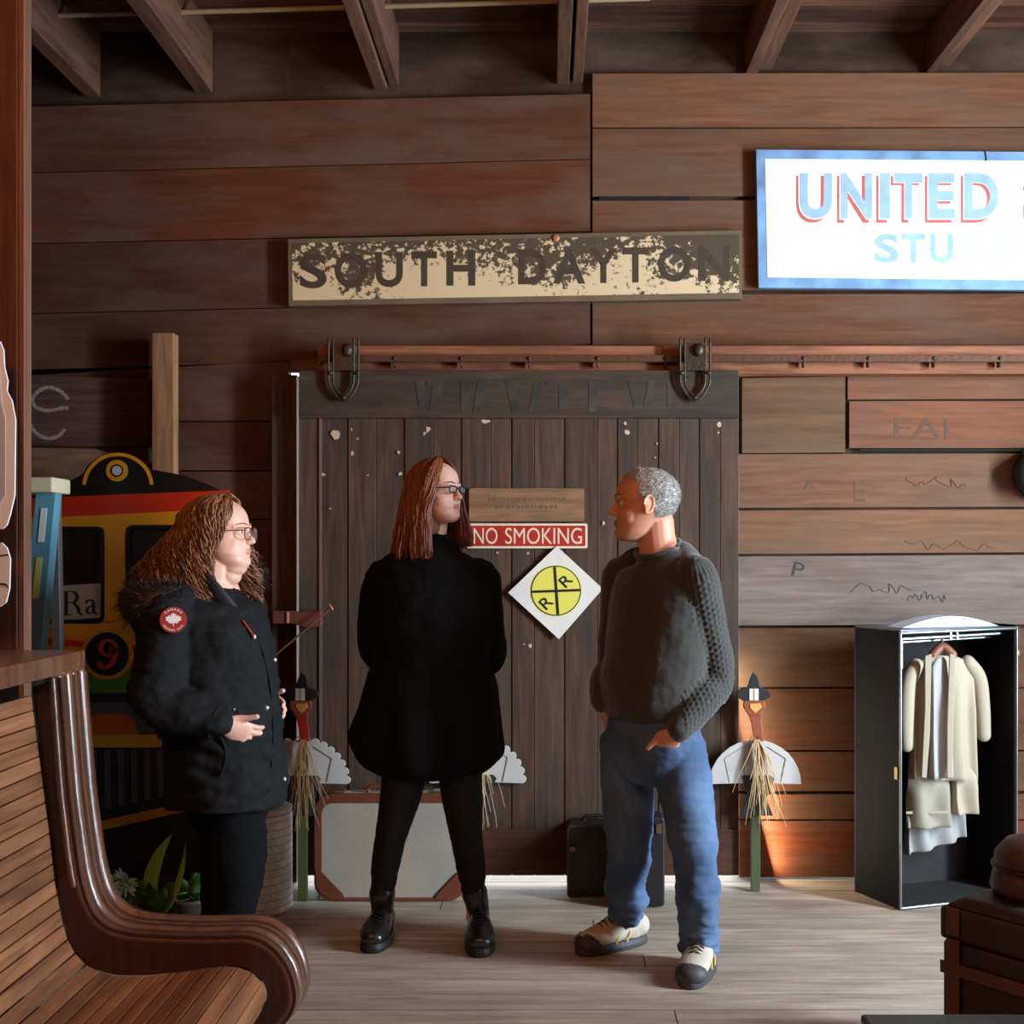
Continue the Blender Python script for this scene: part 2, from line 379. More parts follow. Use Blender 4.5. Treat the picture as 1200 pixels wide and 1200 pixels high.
# faded paint strokes on the header and small pale flecks on the planks
bm = bmesh.new(); r4 = random.Random(5)
for x in (486, 508, 540, 560, 592, 626, 655, 690, 735, 760, 782):
    h = 30+r4.random()*8; sl = r4.choice((-6, 0, 6, 8)); prism(bm, [(x, 446), (x+7+r4.random()*6, 446), (x+9+sl, 446+h), (x+sl, 446+h)], DD-0.0135, 0.002)
for x in (500, 565, 640, 700): prism(bm, [(x, 446), (x+18, 445), (x+18, 451), (x, 452)], DD-0.0137, 0.002)
finish(bm, 'faded_lettering', mat('faded_ink', rgb(58, 50, 44), 0.85, var=0.4, vscale=12)).parent = door
bm = bmesh.new()
for cx, cy, s in ((394, 508, 8), (412, 503, 2), (419, 514, 2), (413, 531, 3), (467, 530, 2.5), (502, 503, 5), (497, 508, 2.5), (569, 494, 8), (735, 507, 5), (733, 496, 2.5), (843, 497, 4), (842, 507, 1.5), (379, 556, 2.5), (469, 555, 3), (431, 557, 2), (707, 613, 3), (583, 648, 2), (619, 648, 2), (621, 757, 3), (585, 756, 2), (614, 755, 1.5), (387, 596, 1.5), (770, 520, 1.6), (768, 536, 1.4)):
    n = 6; yy = 0.35 if cx == 569 else 1.0
    prism(bm, [(cx+s*(0.35+0.75*r4.random())*math.cos(2*PI*k/n), cy+yy*s*(0.35+0.75*r4.random())*math.sin(2*PI*k/n)) for k in range(n)], DD-0.0025 if cy > 490 else DD-0.014, 0.002)
finish(bm, 'pale_flecks', mat('pale_fleck', rgb(196, 168, 140), 0.8)).parent = door
# strap hangers with rollers
for cx in (402.5, 814.5):
    b = bmesh.new(); dh = DD-0.035
    for off in (0, 5.5):
        w_ = 17.5-off
        pts = [(cx-w_, 397), (cx-w_, 436), (cx-w_+1, 451), (cx-w_*0.5, 464-off*0.8), (cx, 470-off), (cx+w_*0.5, 464-off*0.8), (cx+w_-1, 451), (cx+w_, 436), (cx+w_, 397)]
        tube(b, [P(x, y_, dh) for x, y_ in pts], 0.0052, seg=8, n=4)
    for s in (-1, 1):
        ell(b, P(cx+s*16, 437, dh-0.004), (0.014, 0.008, 0.010), seg=10, rings=6)
    ell(b, P(cx, 466, dh-0.004), (0.012, 0.009, 0.010), seg=10, rings=6)
    h = finish(b, 'hanger', M_iron, smooth=True); h.parent = door
    b = bmesh.new(); pbox(b, cx-12, 402, cx+12, 434, dh-0.004, dh+0.02)
    ell(b, P(cx+4, 410, dh-0.008), (0.024, 0.018, 0.030), seg=16, rings=10)
    r = finish(b, 'roller', M_iron, smooth=False); r.parent = h
# door track: header board, flat iron rail and its bolts
trk = thing('door_track', 'long horizontal wooden and iron rail the freight door hangs from', 'rail', P(900, 420, 5.25))
M_trk = wood('track_wood', rgb(112, 66, 44), rgb(158, 100, 70), 'X', rgb(66, 40, 28), 0.5, rough=0.7, island=0.1)
b = bmesh.new(); pbox(b, 372, 405, XR, 419, DD+0.03, DW); pbox(b, 372, 419, XR, 438, DD+0.052, DW); finish(b, 'header_board', M_trk, trk, bevel=0.004)
b = bmesh.new(); pbox(b, 372, 416, XR, 424, DD+0.005, DD+0.02); finish(b, 'rail', mat('rail_iron', rgb(92, 58, 42), 0.6, 0.5, bump=0.3, bscale=50), trk, bevel=0.002)
for x in (462, 540, 620, 700, 780, 942, 1018, 1095, 1172):
    b = bmesh.new(); ell(b, P(x, 420, DD+0.004), (0.009, 0.006, 0.009), seg=8, rings=6); pbox(b, x-0.8, 422, x+0.8, 430, DD+0.006, DD+0.04); finish(b, 'bolt', M_iron, trk, smooth=True)

# left jamb board + latch
b = bmesh.new(); pbox(b, 318, 439, 347.6, 1034, 5.25, DW-0.002)
struct(finish(b, 'trim_2', wood('jamb_wood', rgb(62, 38, 30), rgb(96, 64, 50), 'Z', rgb(70, 56, 50), 0.5, rough=0.75), bevel=0.004), 'vertical jamb board left of the sliding door')
lt = thing('latch_bar', 'dark red wooden latch bar with thin diagonal rod across the door edge', 'latch', P(347, 725, 5.12))
b = bmesh.new(); prism(b, [(319, 716), (350, 717), (376, 715), (376, 735), (360, 736), (342, 731), (319, 731)], 5.14, 0.05)
finish(b, 'bar', mat('latch_red', rgb(104, 50, 36), 0.6, bump=0.2, var=0.2), lt, bevel=0.004)
b = bmesh.new(); pbox(b, 336, 717, 338.5, 730, 5.135, 5.145); finish(b, 'painted_band', mat('band_pink', rgb(210, 130, 110), 0.6), lt)
b = bmesh.new(); tube(b, [P(322, 768, 5.11), P(352, 743, 5.11), P(388, 713, 5.11)], 0.004, seg=8); tube(b, [P(386, 709, 5.11), P(389, 714, 5.11)], 0.007, seg=8)
finish(b, 'rod', mat('rod_steel', rgb(150, 110, 80), 0.4, 0.6), lt, smooth=True)

# wall marks (faded lettering on the boards)
def onwall(o, label=None):
    o.parent = wall_rear
    if label: o['label'] = label
    return o
b = bmesh.new(); r5 = random.Random(9)
s1 = cr_spline([(80,468),(70,458),(55,454),(42,461),(38,470),(43,478),(58,481),(72,478),(80,478)], 8); s2 = cr_spline([(33,487),(38,503),(52,513),(66,512),(76,503)], 8)
for s in (s1, s2):
    for (x, y_), (x2, y2) in zip(s, s[1:]):
        dx, dy = x2-x, y2-y_; L_ = math.hypot(dx, dy) or 1; nx, ny = -dy/L_, dx/L_; hw = 2.0+1.2*r5.random()
        prism(b, [(x+nx*hw, y_+ny*hw), (x2+nx*hw*0.6, y2+ny*hw*0.6), (x2-nx*hw*0.6, y2-ny*hw*0.6), (x-nx*hw, y_-ny*hw)], DW-0.022, 0.001)
onwall(finish(b, 'letter_marking', mat('chalk_white', rgb(150, 132, 122), 0.9, var=0.35, vscale=60)), 'worn white painted letter S')
b = bmesh.new(); prism(b, [(-60, 438), (204, 444), (204, 492), (184, 524), (-60, 521)], DW-0.02, 0.018)
onwall(finish(b, 'dark_board', wood('dark_panel', rgb(60, 40, 34), rgb(92, 64, 54), 'X', None, rough=0.8), bevel=0.002))
b = bmesh.new(); prism(b, [(-60, 523), (110, 526), (190, 545), (190, 585), (-60, 580)], DW-0.03, 0.028)
onwall(finish(b, 'pale_board', wood('pale_panel', rgb(110, 78, 56), rgb(150, 112, 84), 'X', rgb(90, 66, 50), 0.6, rough=0.8, stain_scale=4), bevel=0.002), 'pale brown board behind the trolley cut-out')
ink = mat('ink_grey', rgb(98, 70, 56), 0.9, var=0.2, vscale=30)
for s, bx in (('E', (1001, 562, 1014, 588)), ('FAI', (1048, 490, 1112, 514)), ('A', (942, 560, 956, 574)), ('LA', (1158, 560, 1192, 576))):
    onwall(text_obj(s, bx, DW-0.0012, 'faded_lettering', ink, None, 0.001))
onwall(text_obj('P', (929, 659, 942, 676), DW-0.0012, 'faded_lettering', mat('ink_dark', rgb(56, 56, 54), 0.9), None, 0.001, rot=-0.25))
rq = random.Random(31)
for x0, x1, yb, mk in ((1064, 1168, 640, mat('chalk_blue', rgb(100, 84, 68), 0.9)), (1060, 1130, 566, ink), (1000, 1070, 690, mat('chalk_grey', rgb(86, 84, 82), 0.9)), (1066, 1110, 700, mat('chalk_grey', 0))):
    pts_ = [(x0+(x1-x0)*k/16+rq.uniform(-3, 3), yb+rq.choice((-5, -3, 2, 4))*(0.4+rq.random())) for k in range(17)]
    b = bmesh.new(); tube(b, [P(x, y_, DW-0.001) for x, y_ in pts_], 0.0026, seg=5, n=4); o = finish(b, 'scribble_marking', mk); o.scale = (1, 1, 1); onwall(o)
b = bmesh.new(); pbox(b, 702, 230, 808, 235, DW-0.001, DW+0.002); onwall(finish(b, 'dark_slit', mat('slit', rgb(14, 10, 8), 0.9)))
b = bmesh.new()
for x0, x1, y_ in ((886,1000,439.6), (1010,1120,439.2), (1136,1200,438.8), (1008,1230,527.5)): pbox(b, x0, y_-1.6, x1, y_+1.6, DW-0.001, DW+0.002)
onwall(finish(b, 'dark_slit', mat('slit', rgb(14, 10, 8), 0.9)))

# stud standing behind the trolley; post with paper cut-outs
b = bmesh.new(); a = P(178, 390, 5.21); c = P(203.5, 390, 5.21); box(b, a.x, c.x, 5.21, 5.28, 0, a.z)
tag(finish(b, 'lumber_stud', wood('fresh_lumber', rgb(150, 100, 66), rgb(196, 144, 102), 'Z', rgb(120, 80, 56), 0.3, rough=0.7), bevel=0.003), 'upright pale lumber board standing behind the trolley cut-out', 'board')
b = bmesh.new(); box(b, -1.95, P(20.5, 0, 3.3).x, 3.3, 3.345, 0, 3.56)
pst = thing('wooden_post', 'tall reddish wooden post at the left edge of the view', 'post', (-1.7, 3.3, 0))
finish(b, 'post_board', wood('post_wood', rgb(62, 32, 20), rgb(88, 46, 30), 'Z', None, rough=0.7), pst, bevel=0.004)
b = bmesh.new(); box(b, P(20.5, 0, 3.3).x+0.0005, P(28, 0, 3.3).x, 3.302, 3.35, 0, 3.56); finish(b, 'lit_edge_strip', wood('lit_post_edge', rgb(104, 66, 50), rgb(136, 92, 72), 'Z', None, rough=0.6), pst, bevel=0.002)  # paler wood paints in the light on the post's right face
M_cut = mat('white_card', rgb(228, 230, 236), 0.55, var=0.06, vscale=8)
M_cutl = mat('card_print', rgb(176, 182, 198), 0.6)
b = bmesh.new(); prism(b, [(-70,398),(0,400),(4,410),(5,430),(9,446),(8,458),(14,470),(18,492),(17,580),(12,602),(8,615),(3,620),(-70,622)], 3.20, 0.006)
o = tag(finish(b, 'paper_cutout', M_cut), 'larger upper white cut-out figure in front of the left post', 'cutout', 'white cut-outs on the left post')
b = bmesh.new(); prism(b, [(-60,405),(-4,408),(0,440),(1,470),(6,490),(6,580),(0,590),(-60,600)], 3.1985, 0.001); o2 = finish(b, 'print', M_cutl); o2.parent = o
b = bmesh.new(); prism(b, [(-70,634),(2,636),(8,642),(12,655),(11,690),(7,706),(0,711),(-70,712)], 3.20, 0.006)
o = tag(finish(b, 'paper_cutout', M_cut), 'small lower white cut-out piece in front of the left post', 'cutout', 'white cut-outs on the left post')
b = bmesh.new(); tube(b, [P(-30, 656, 3.198), P(2, 651, 3.198), P(9, 650, 3.198)], 0.002, seg=6); finish(b, 'printed_line', mat('black_print', rgb(30, 28, 30), 0.6)).parent = o
b = bmesh.new(); tube(b, [P(-30, 686, 3.198), P(3, 684, 3.198), P(9, 688, 3.198)], 0.002, seg=6)
finish(b, 'printed_line', mat('black_print', 0)).parent = o

# ================================================================== SIGNS
def flake_mat(name, paint, wood_c, thr=0.5):
    m = bpy.data.materials.new(name); m.use_nodes = True; N = m.node_tree.nodes; L = m.node_tree.links; bs = N['Principled BSDF']
    tc = N.new('ShaderNodeTexCoord'); mp = N.new('ShaderNodeMapping'); mp.inputs['Scale'].default_value = (1, 1, 1.15); L.new(tc.outputs['Object'], mp.inputs[0])
    n = N.new('ShaderNodeTexNoise'); n.inputs['Scale'].default_value = 34; n.inputs['Detail'].default_value = 9; n.inputs['Roughness'].default_value = 0.72; L.new(mp.outputs[0], n.inputs['Vector'])
    n2 = N.new('ShaderNodeTexNoise'); n2.inputs['Scale'].default_value = 3.4; n2.inputs['Detail'].default_value = 3; L.new(mp.outputs[0], n2.inputs['Vector'])
    sx = N.new('ShaderNodeSeparateXYZ'); L.new(tc.outputs['Object'], sx.inputs[0])
    # flaked hardest towards the upper edge and the right end of the board
    g = N.new('ShaderNodeMapRange'); g.inputs[1].default_value = 2.62; g.inputs[2].default_value = 2.88; g.inputs[3].default_value = -0.10; g.inputs[4].default_value = 0.13; L.new(sx.outputs[2], g.inputs[0])
    gx = N.new('ShaderNodeMapRange'); gx.inputs[1].default_value = 0.0; gx.inputs[2].default_value = 0.9; gx.inputs[3].default_value = 0.0; gx.inputs[4].default_value = 0.06; L.new(sx.outputs[0], gx.inputs[0])
    s = N.new('ShaderNodeMath'); s.operation = 'MULTIPLY_ADD'; L.new(n2.outputs[0], s.inputs[0]); s.inputs[1].default_value = -0.7; L.new(n.outputs[0], s.inputs[2])
    s2 = N.new('ShaderNodeMath'); s2.operation = 'SUBTRACT'; L.new(s.outputs[0], s2.inputs[0]); L.new(g.outputs[0], s2.inputs[1])
    s3 = N.new('ShaderNodeMath'); s3.operation = 'SUBTRACT'; L.new(s2.outputs[0], s3.inputs[0]); L.new(gx.outputs[0], s3.inputs[1])
    r = N.new('ShaderNodeMapRange'); r.inputs[1].default_value = thr; r.inputs[2].default_value = thr+0.02; L.new(s3.outputs[0], r.inputs[0])
    mx = N.new('ShaderNodeMix'); mx.data_type = 'RGBA'; L.new(r.outputs[0], mx.inputs[0]); mx.inputs[6].default_value = wood_c; mx.inputs[7].default_value = paint
    L.new(mx.outputs[2], bs.inputs['Base Color']); bs.inputs['Roughness'].default_value = 0.8
    bp = N.new('ShaderNodeBump'); bp.inputs['Strength'].default_value = 0.3; bp.inputs['Distance'].default_value = 0.003; L.new(r.outputs[0], bp.inputs['Height']); L.new(bp.outputs[0], bs.inputs['Normal'])
    return m
sg = thing('station_sign', 'long weathered cream station board reading SOUTH DAYTON above the door', 'sign', P(604, 350, 5.28))
sd = 5.29
b = bmesh.new(); prism(b, [(337, 280), (869, 269.5), (869.5, 350), (338, 358.5)], sd, 0.045)
M_sw = mat('sign_wood', rgb(104, 86, 60), 0.8, bump=0.2, bscale=70, var=0.2)
finish(b, 'sign_board', M_sw, sg, bevel=0.002)
b = bmesh.new(); prism(b, [(342, 285), (866, 274.5), (866, 343), (343, 352)], sd-0.0012, 0.001)
finish(b, 'flaking_paint', flake_mat('flaking_cream', rgb(214, 186, 146), rgb(76, 62, 42), 0.115), sg)
M_let = mat('letter_brown', rgb(66, 52, 36), 0.85, var=0.15, vscale=20)
for ch, x0, x1 in (('S', 351, 383), ('O', 392, 430), ('U', 440, 472), ('T', 482, 512), ('H', 523, 557), ('D', 607, 640), ('A', 648, 686), ('Y', 690, 724), ('T', 729, 760), ('O', 771, 809), ('N', 818, 855)):
    yt = 297-(x0-350)*0.0185; text_obj(ch, (x0, yt, x1, yt+41), sd-0.0014, 'letter', M_let, sg, 0.0002, bold=0.03)
b = bmesh.new(); ell(b, P(651.5, 279, sd-0.004), (0.016, 0.006, 0.016)); finish(b, 'screw_cap', mat('copper_cap', rgb(190, 120, 90), 0.5, 0.3), sg, smooth=True)

us = thing('enamel_sign', 'large white sign with pale blue border reading UNITED, at upper right', 'sign', P(1080, 337, 5.30))
ud = 5.295
b = bmesh.new(); prism(b, [(886, 175), (1460, 180), (1460, 342), (889, 337)], ud, 0.03); finish(b, 'border', mat('faded_blue', rgb(120, 156, 196), 0.45, var=0.3, vscale=9), us, bevel=0.002)
b = bmesh.new(); prism(b, [(896.5, 186), (1450, 190), (1450, 331), (899.5, 325)], ud-0.0015, 0.001); finish(b, 'panel', mat('enamel_white', rgb(232, 232, 236), 0.45, var=0.04, vscale=5), us)
M_ub = mat('letter_blue', rgb(156, 186, 208), 0.5, var=0.12, vscale=14); M_ur = mat('letter_red', rgb(206, 96, 84), 0.5, var=0.12, vscale=20)
for ch, x0, x1 in (('U', 937, 975), ('N', 985, 1022), ('I', 1031, 1043), ('T', 1048, 1081), ('E', 1088, 1119), ('D', 1130, 1170), ('S', 1203, 1240)):
    text_obj(ch, (x0-4, 206, x1-4, 261), ud-0.0020, 'letter_shadow', M_ur, us, 0.0002, bold=0.03 if ch != 'I' else 0.02)
    text_obj(ch, (x0-1.3, 204, x1, 257.5), ud-0.0023, 'letter_outline', mat('outline_white', rgb(240, 238, 238), 0.5), us, 0.0002, bold=0.03 if ch != 'I' else 0.02)
    text_obj(ch, (x0, 203, x1, 256), ud-0.0026, 'letter', M_ub, us, 0.0002, bold=0.035 if ch != 'I' else 0.02)
for ch, x0, x1, mm in (('S', 1025, 1053, M_ub), ('T', 1057, 1084, M_ub), ('U', 1090, 1117, M_ub), ('B', 1127, 1153, mat('letter_pale', rgb(198, 214, 230), 0.5)), ('E', 1163, 1187, mat('letter_pale', rgb(198, 214, 230), 0.5)), ('N', 1200, 1228, M_ub)):
    text_obj(ch, (x0, 274, x1, 308), ud-0.0020, 'letter', mm, us, 0.0002, bold=0.03)
b = bmesh.new(); tube(b, [P(1154, 176, ud-0.003), P(1156, 186, ud-0.003), P(1155, 188, ud-0.003)], 0.0025, seg=6); finish(b, 'crack', mat('crack_dark', rgb(20, 24, 40), 0.8), us)
b = bmesh.new(); r6 = random.Random(12)
for _ in range(26):
    cx, cy = 1120+r6.random()*80, 255+r6.random()*70; s = 1+r6.random()*5
    prism(b, [(cx+s*(0.4+0.8*r6.random())*math.cos(2*PI*k/8), cy+0.6*s*(0.4+0.8*r6.random())*math.sin(2*PI*k/8)) for k in range(8)], ud-0.0019, 0.0003)
finish(b, 'worn_patch', mat('wear_grey', rgb(200, 196, 196), 0.7), us)['kind'] = 'stuff'

sg = thing('smoking_sign', 'red metal NO SMOKING sign with cream border on the door', 'sign', P(618, 642, DD))
sd = DD-0.012
b = bmesh.new(); prism(b, rrect(547, 613.5, 688.5, 642.5, 2), sd, 0.006); finish(b, 'border', mat('sign_cream', rgb(226, 204, 178), 0.5), sg)
b = bmesh.new(); prism(b, rrect(549.5, 616, 686, 640, 1.5), sd-0.001, 0.001); finish(b, 'panel', mat('sign_red', rgb(170, 40, 28), 0.45, var=0.12, vscale=20), sg)
text_obj('NO', (555, 618.5, 583, 637.5), sd-0.002, 'lettering', mat('sign_cream', 0), sg, 0.0004, bold=0.0)
text_obj('SMOKING', (592, 618.5, 682, 637.5), sd-0.0016, 'lettering', mat('sign_cream', 0), sg, 0.0004, bold=0.0)
sg = thing('brown_plaque', 'plain brown plaque above the red NO SMOKING sign', 'sign', P(617, 611, DD))
b = bmesh.new(); prism(b, rrect(549.5, 572, 684.5, 611, 3), sd, 0.008); finish(b, 'plate', wood('plaque_wood', rgb(116, 80, 58), rgb(156, 114, 84), 'X', rgb(92, 84, 52), 0.6, rough=0.6, stain_scale=5), sg, bevel=0.001)
fi = mat('plaque_ink', rgb(104, 78, 58), 0.8)
rq = random.Random(8); b = bmesh.new()
for yb, x0, x1 in ((585, 572, 660), (594, 580, 652)):
    x = x0
    while x < x1: wq = rq.uniform(2, 6); prism(b, [(x, yb-rq.uniform(1.5, 2.6)), (x+wq, yb-rq.uniform(1.5, 2.6)), (x+wq, yb+rq.uniform(1, 2.4)), (x, yb+rq.uniform(1, 2.4))], sd-0.0006, 0.0004); x += wq+rq.uniform(1, 2.5)
finish(b, 'faded_lettering', fi, sg)
sg = thing('crossing_sign', 'white diamond sign with yellow railroad crossing circle on the door', 'sign', P(652, 748, DD))
sd = DD-0.020
b = bmesh.new(); prism(b, [(652.5, 640), (706.5, 690), (655, 749), (595.5, 694.5)], sd, 0.006); finish(b, 'diamond_plate', mat('diamond_white', rgb(226, 218, 208), 0.5, var=0.06, vscale=7), sg)
def disc(cx, cy, r, d, th, name, m, p, n=40):
    b = bmesh.new(); prism(b, [(cx+r*math.cos(2*PI*k/n), cy+r*math.sin(2*PI*k/n)) for k in range(n)], d, th); return finish(b, name, m, p)
disc(651.5, 692.3, 30.2, sd-0.0008, 0.0008, 'halo', mat('pale_yellow', rgb(232, 226, 120), 0.5), sg)
disc(651.5, 692.3, 29.5, sd-0.0016, 0.0008, 'ring', mat('sign_black', rgb(22, 22, 18), 0.5), sg)
disc(651.5, 692.3, 28.2, sd-0.0024, 0.0008, 'yellow_disc', mat('sign_yellow', rgb(226, 214, 92), 0.5), sg)
b = bmesh.new(); prism(b, [(648.2, 664.5), (651.5, 664.2), (655.5, 720), (652, 720.3)], sd-0.0032, 0.0008); prism(b, [(623.5, 692), (680, 690), (680, 693), (623.5, 695)], sd-0.0034, 0.0008); finish(b, 'cross', mat('sign_black', 0), sg)
text_obj('R', (656.5, 673.5, 669.5, 687), sd-0.003, 'letter', mat('sign_black', 0), sg, 0.0008, bold=0.01, rot=0.78)
text_obj('R', (633.5, 699, 646.5, 713), sd-0.003, 'letter', mat('sign_black', 0), sg, 0.0008, bold=0.01, rot=0.78)
# ================================================================== TROLLEY CUT-OUT
td = 5.08
tr = thing('trolley_cutout', 'painted plywood trolley front numbered 9 behind the woman in the parka', 'cutout', P(128, 1030, td))
T_y = mat('trolley_yellow', rgb(226, 150, 24), 0.42, var=0.08, vscale=5); T_k = mat('trolley_black', rgb(20, 17, 18), 0.4); T_r = mat('trolley_red', rgb(206, 44, 16), 0.42, var=0.08, vscale=5)
T_g = mat('trolley_green', rgb(84, 128, 28), 0.45, var=0.15, vscale=6); T_o = mat('trolley_orange', rgb(216, 100, 16), 0.45); T_gr = mat('trolley_grey', rgb(88, 86, 92), 0.5)
# body panel with two real window openings
b = bmesh.new()
def tq(pts, dd=0.0, th=0.018): prism(b, pts, td+dd, th)
tq([(4, 606), (269, 595), (270, 617), (4, 619)]); tq([(4, 619), (42, 619), (42, 729), (4, 729)]); tq([(121, 618), (148, 618), (147, 729), (119, 730)]); tq([(232, 617), (270, 617), (270, 728), (232, 728)])
tq([(4, 729), (270, 728), (270, 780), (4, 782)])
body = finish(b, 'body_panel', T_y, tr)
b = bmesh.new(); tq([(4, 772), (100, 780), (160, 777), (270, 765), (270, 812), (4, 812)], -0.0012, 0.001); tq([(4, 782), (270, 780), (270, 812), (4, 812)]); finish(b, 'green_panel', T_g, tr)
b = bmesh.new(); tq([(-2, 590), (30, 577), (75, 568), (97, 555), (103, 545), (112, 538), (124, 533), (138, 531), (152, 533), (164, 539), (174, 549), (178, 553), (178, 550), (215, 557), (244, 568), (263, 577), (-2, 590)][:-1]); tq([(-2, 590), (268, 576), (268, 580), (-2, 592)], 0.001, 0.016)
finish(b, 'roof_panel', T_k, tr)
b = bmesh.new(); tq([(0, 586), (66, 582.5), (268, 574.5), (269, 596), (66, 606), (0, 608)], -0.0015, 0.0195); finish(b, 'red_band', T_r, tr)
b = bmesh.new()
arc = [P(138+40*math.cos(a), 571-38*math.sin(a), td-0.001) for a in [math.radians(5+k*170/24) for k in range(25)]]
for p, q in zip(arc, arc[1:]):
    pass
outer = [(138+41.5*math.cos(math.radians(3+k*174/24)), 570-39.5*math.sin(math.radians(3+k*174/24))) for k in range(25)]
inner = [(138+37.5*math.cos(math.radians(3+k*174/24)), 570-35.5*math.sin(math.radians(3+k*174/24))) for k in range(25)]
prism(b, outer+inner[::-1], td-0.003, 0.002); finish(b, 'dome_trim', T_y, tr)
disc(136.8, 551.5, 12.6, td-0.006, 0.006, 'headlight_ring', T_y, tr); disc(136.8, 551.5, 7.4, td-0.0075, 0.0015, 'headlight_rim', T_k, tr); disc(136.8, 551.5, 5.6, td-0.009, 0.0015, 'headlight_lens', mat('lens_white', rgb(190, 186, 196), 0.4), tr)
for x0, x1, y0 in ((40, 122.5, 617), (147, 233, 615)):
    b = bmesh.new(); ringprism(b, rrect(x0, y0, x1, y0+114, 9), rrect(x0+4.5, y0+4.5, x1-4.5, y0+109, 6), td-0.002, 0.02); wf = finish(b, 'window_frame', T_k, tr)
    b = bmesh.new(); prism(b, rrect(x0+3, y0+3, x1-3, y0+111, 6), td+0.019, 0.003)
    finish(b, 'window_backing', mat('dark_pane', rgb(36, 26, 26), 0.25, var=0.3, vscale=5), tr)
b = bmesh.new(); prism(b, [(46, 688), (118, 683.5), (118, 724), (46, 728)], td+0.016, 0.002); prism(b, [(151.5, 683), (229, 682), (229, 722), (151.5, 723)], td+0.016, 0.002); ns = finish(b, 'name_board', mat('board_cream', rgb(196, 186, 172), 0.5), tr)
b = bmesh.new(); prism(b, [(46, 688), (72, 686), (62, 727), (46, 728)], td+0.0152, 0.0007); finish(b, 'yellow_corner', T_y, tr)
ink2 = mat('serif_ink', rgb(36, 38, 44), 0.5)
def stroke(b, pts, w0, d, th=0.001):
    """poly-stroke with its own width at each point (pixels)"""
    for (x, y, w_), (x2, y2, w2) in zip(pts, pts[1:]):
        dx, dy = x2-x, y2-y; L_ = math.hypot(dx, dy) or 1; nx, ny = -dy/L_, dx/L_
        prism(b, [(x+nx*w_, y+ny*w_), (x2+nx*w2, y2+ny*w2), (x2-nx*w2, y2-ny*w2), (x-nx*w_, y-ny*w_)], d, th)
def arcp(cx, cy, rx, ry, a0, a1, w0, w1, n=14):
    o = []
    for k in range(n+1):
        a = math.radians(a0+(a1-a0)*k/n); wv = w0+(w1-w0)*abs(math.cos(a)); o.append((cx+rx*math.cos(a), cy-ry*math.sin(a), wv))
    return o
ld_ = td+0.0145
b = bmesh.new()
stroke(b, [(77.5, 693, 2.1), (77.5, 721, 2.1)], 0, ld_); stroke(b, [(71.5, 693.4, .6), (86, 693.0, .6)], 0, ld_); stroke(b, [(71.5, 720.6, .6), (84, 720.4, .6)], 0, ld_)
stroke(b, arcp(84, 699.7, 6.5, 6.6, 90, -90, .6, 2.2), 0, ld_); stroke(b, [(78, 706.3, .6), (86, 706.3, .7)], 0, ld_)
stroke(b, [(86, 706.5, 1.0), (91.5, 712, 2.2), (92.5, 718, 1.8), (95.5, 720.5, .9), (98, 719, .5)], 0, ld_); finish(b, 'letter', ink2, tr)
b = bmesh.new()
stroke(b, [(100.5, 706.5, 1.8), (103, 703.4, .9), (107, 703.0, 1.0), (109.6, 706, 2.0), (109.6, 717, 2.0), (112, 719.5, .9), (114, 718, .6)], 0, ld_)
stroke(b, [(109, 709.5, .6), (104, 711.5, 1.0), (101, 715, 1.9), (103, 719, 1.4), (107, 718, .6), (109, 716, .6)], 0, ld_); finish(b, 'letter', ink2, tr)
b = bmesh.new(); stroke(b, [(152.5, 702.5, .6), (155.5, 701.5, .9), (157, 699, .9)], 0, ld_); stroke(b, arcp(165, 708, 7.0, 9.2, 0, 360, .7, 2.1, 26), 0, ld_); finish(b, 'letter', ink2, tr)
b = bmesh.new(); stroke(b, arcp(184, 708, 7.0, 9.2, 0, 360, .7, 2.1, 26), 0, ld_); finish(b, 'letter', ink2, tr)
b = bmesh.new()
tq([(4, 742), (60, 747), (100, 752), (100, 758.5), (60, 756), (4, 752)], -0.0025, 0.002); tq([(152, 757), (270, 740), (270, 749), (155, 765)], -0.0025, 0.002); tq([(152, 772), (190, 768), (270, 758), (270, 768), (190, 776), (152, 783)], -0.003, 0.002); tq([(4, 764), (100, 772), (100, 778), (4, 773)], -0.003, 0.002)
finish(b, 'red_stripe', T_r, tr)
disc(125.5, 766.5, 30, td-0.006, 0.005, 'number_ring', T_y, tr); disc(125.5, 766.5, 25.6, td-0.008, 0.002, 'number_disc', T_k, tr)
b = bmesh.new(); nd = td-0.0095
stroke(b, arcp(126.5, 759.5, 8.6, 9.0, 0, 360, 1.0, 3.0, 26), 0, nd); stroke(b, [(135.0, 758, 3.2), (135.2, 768, 3.2), (131.5, 778, 2.6), (124, 783, 2.0), (117, 781.5, 2.0)], 0, nd)
disc_pts = [(117+3.8*math.cos(2*PI*k/14), 779+3.8*math.sin(2*PI*k/14)) for k in range(14)]; prism(b, disc_pts, nd, 0.001); stroke(b, [(129, 757, 1.0), (129, 764, 1.6), (127, 769, 1.0)], 0, nd)
finish(b, 'number_nine', mat('number_red', rgb(222, 60, 32), 0.45), tr)
b = bmesh.new(); tq([(4, 812), (270, 812), (268, 905), (250, 1025), (10, 1025), (4, 905)]); finish(b, 'lower_panel', mat('trolley_lowblack', rgb(30, 26, 27), 0.6), tr)
b = bmesh.new(); tq([(62, 862), (64, 842), (76, 827), (92, 823), (150, 823), (166, 827), (177, 838), (183, 862)], -0.004, 0.003); finish(b, 'bumper_arch', T_gr, tr)
b = bmesh.new(); tq([(78, 862), (80, 846), (90, 838), (146, 837), (156, 842), (163, 862)], -0.006, 0.003); finish(b, 'bumper_inset', T_o, tr)
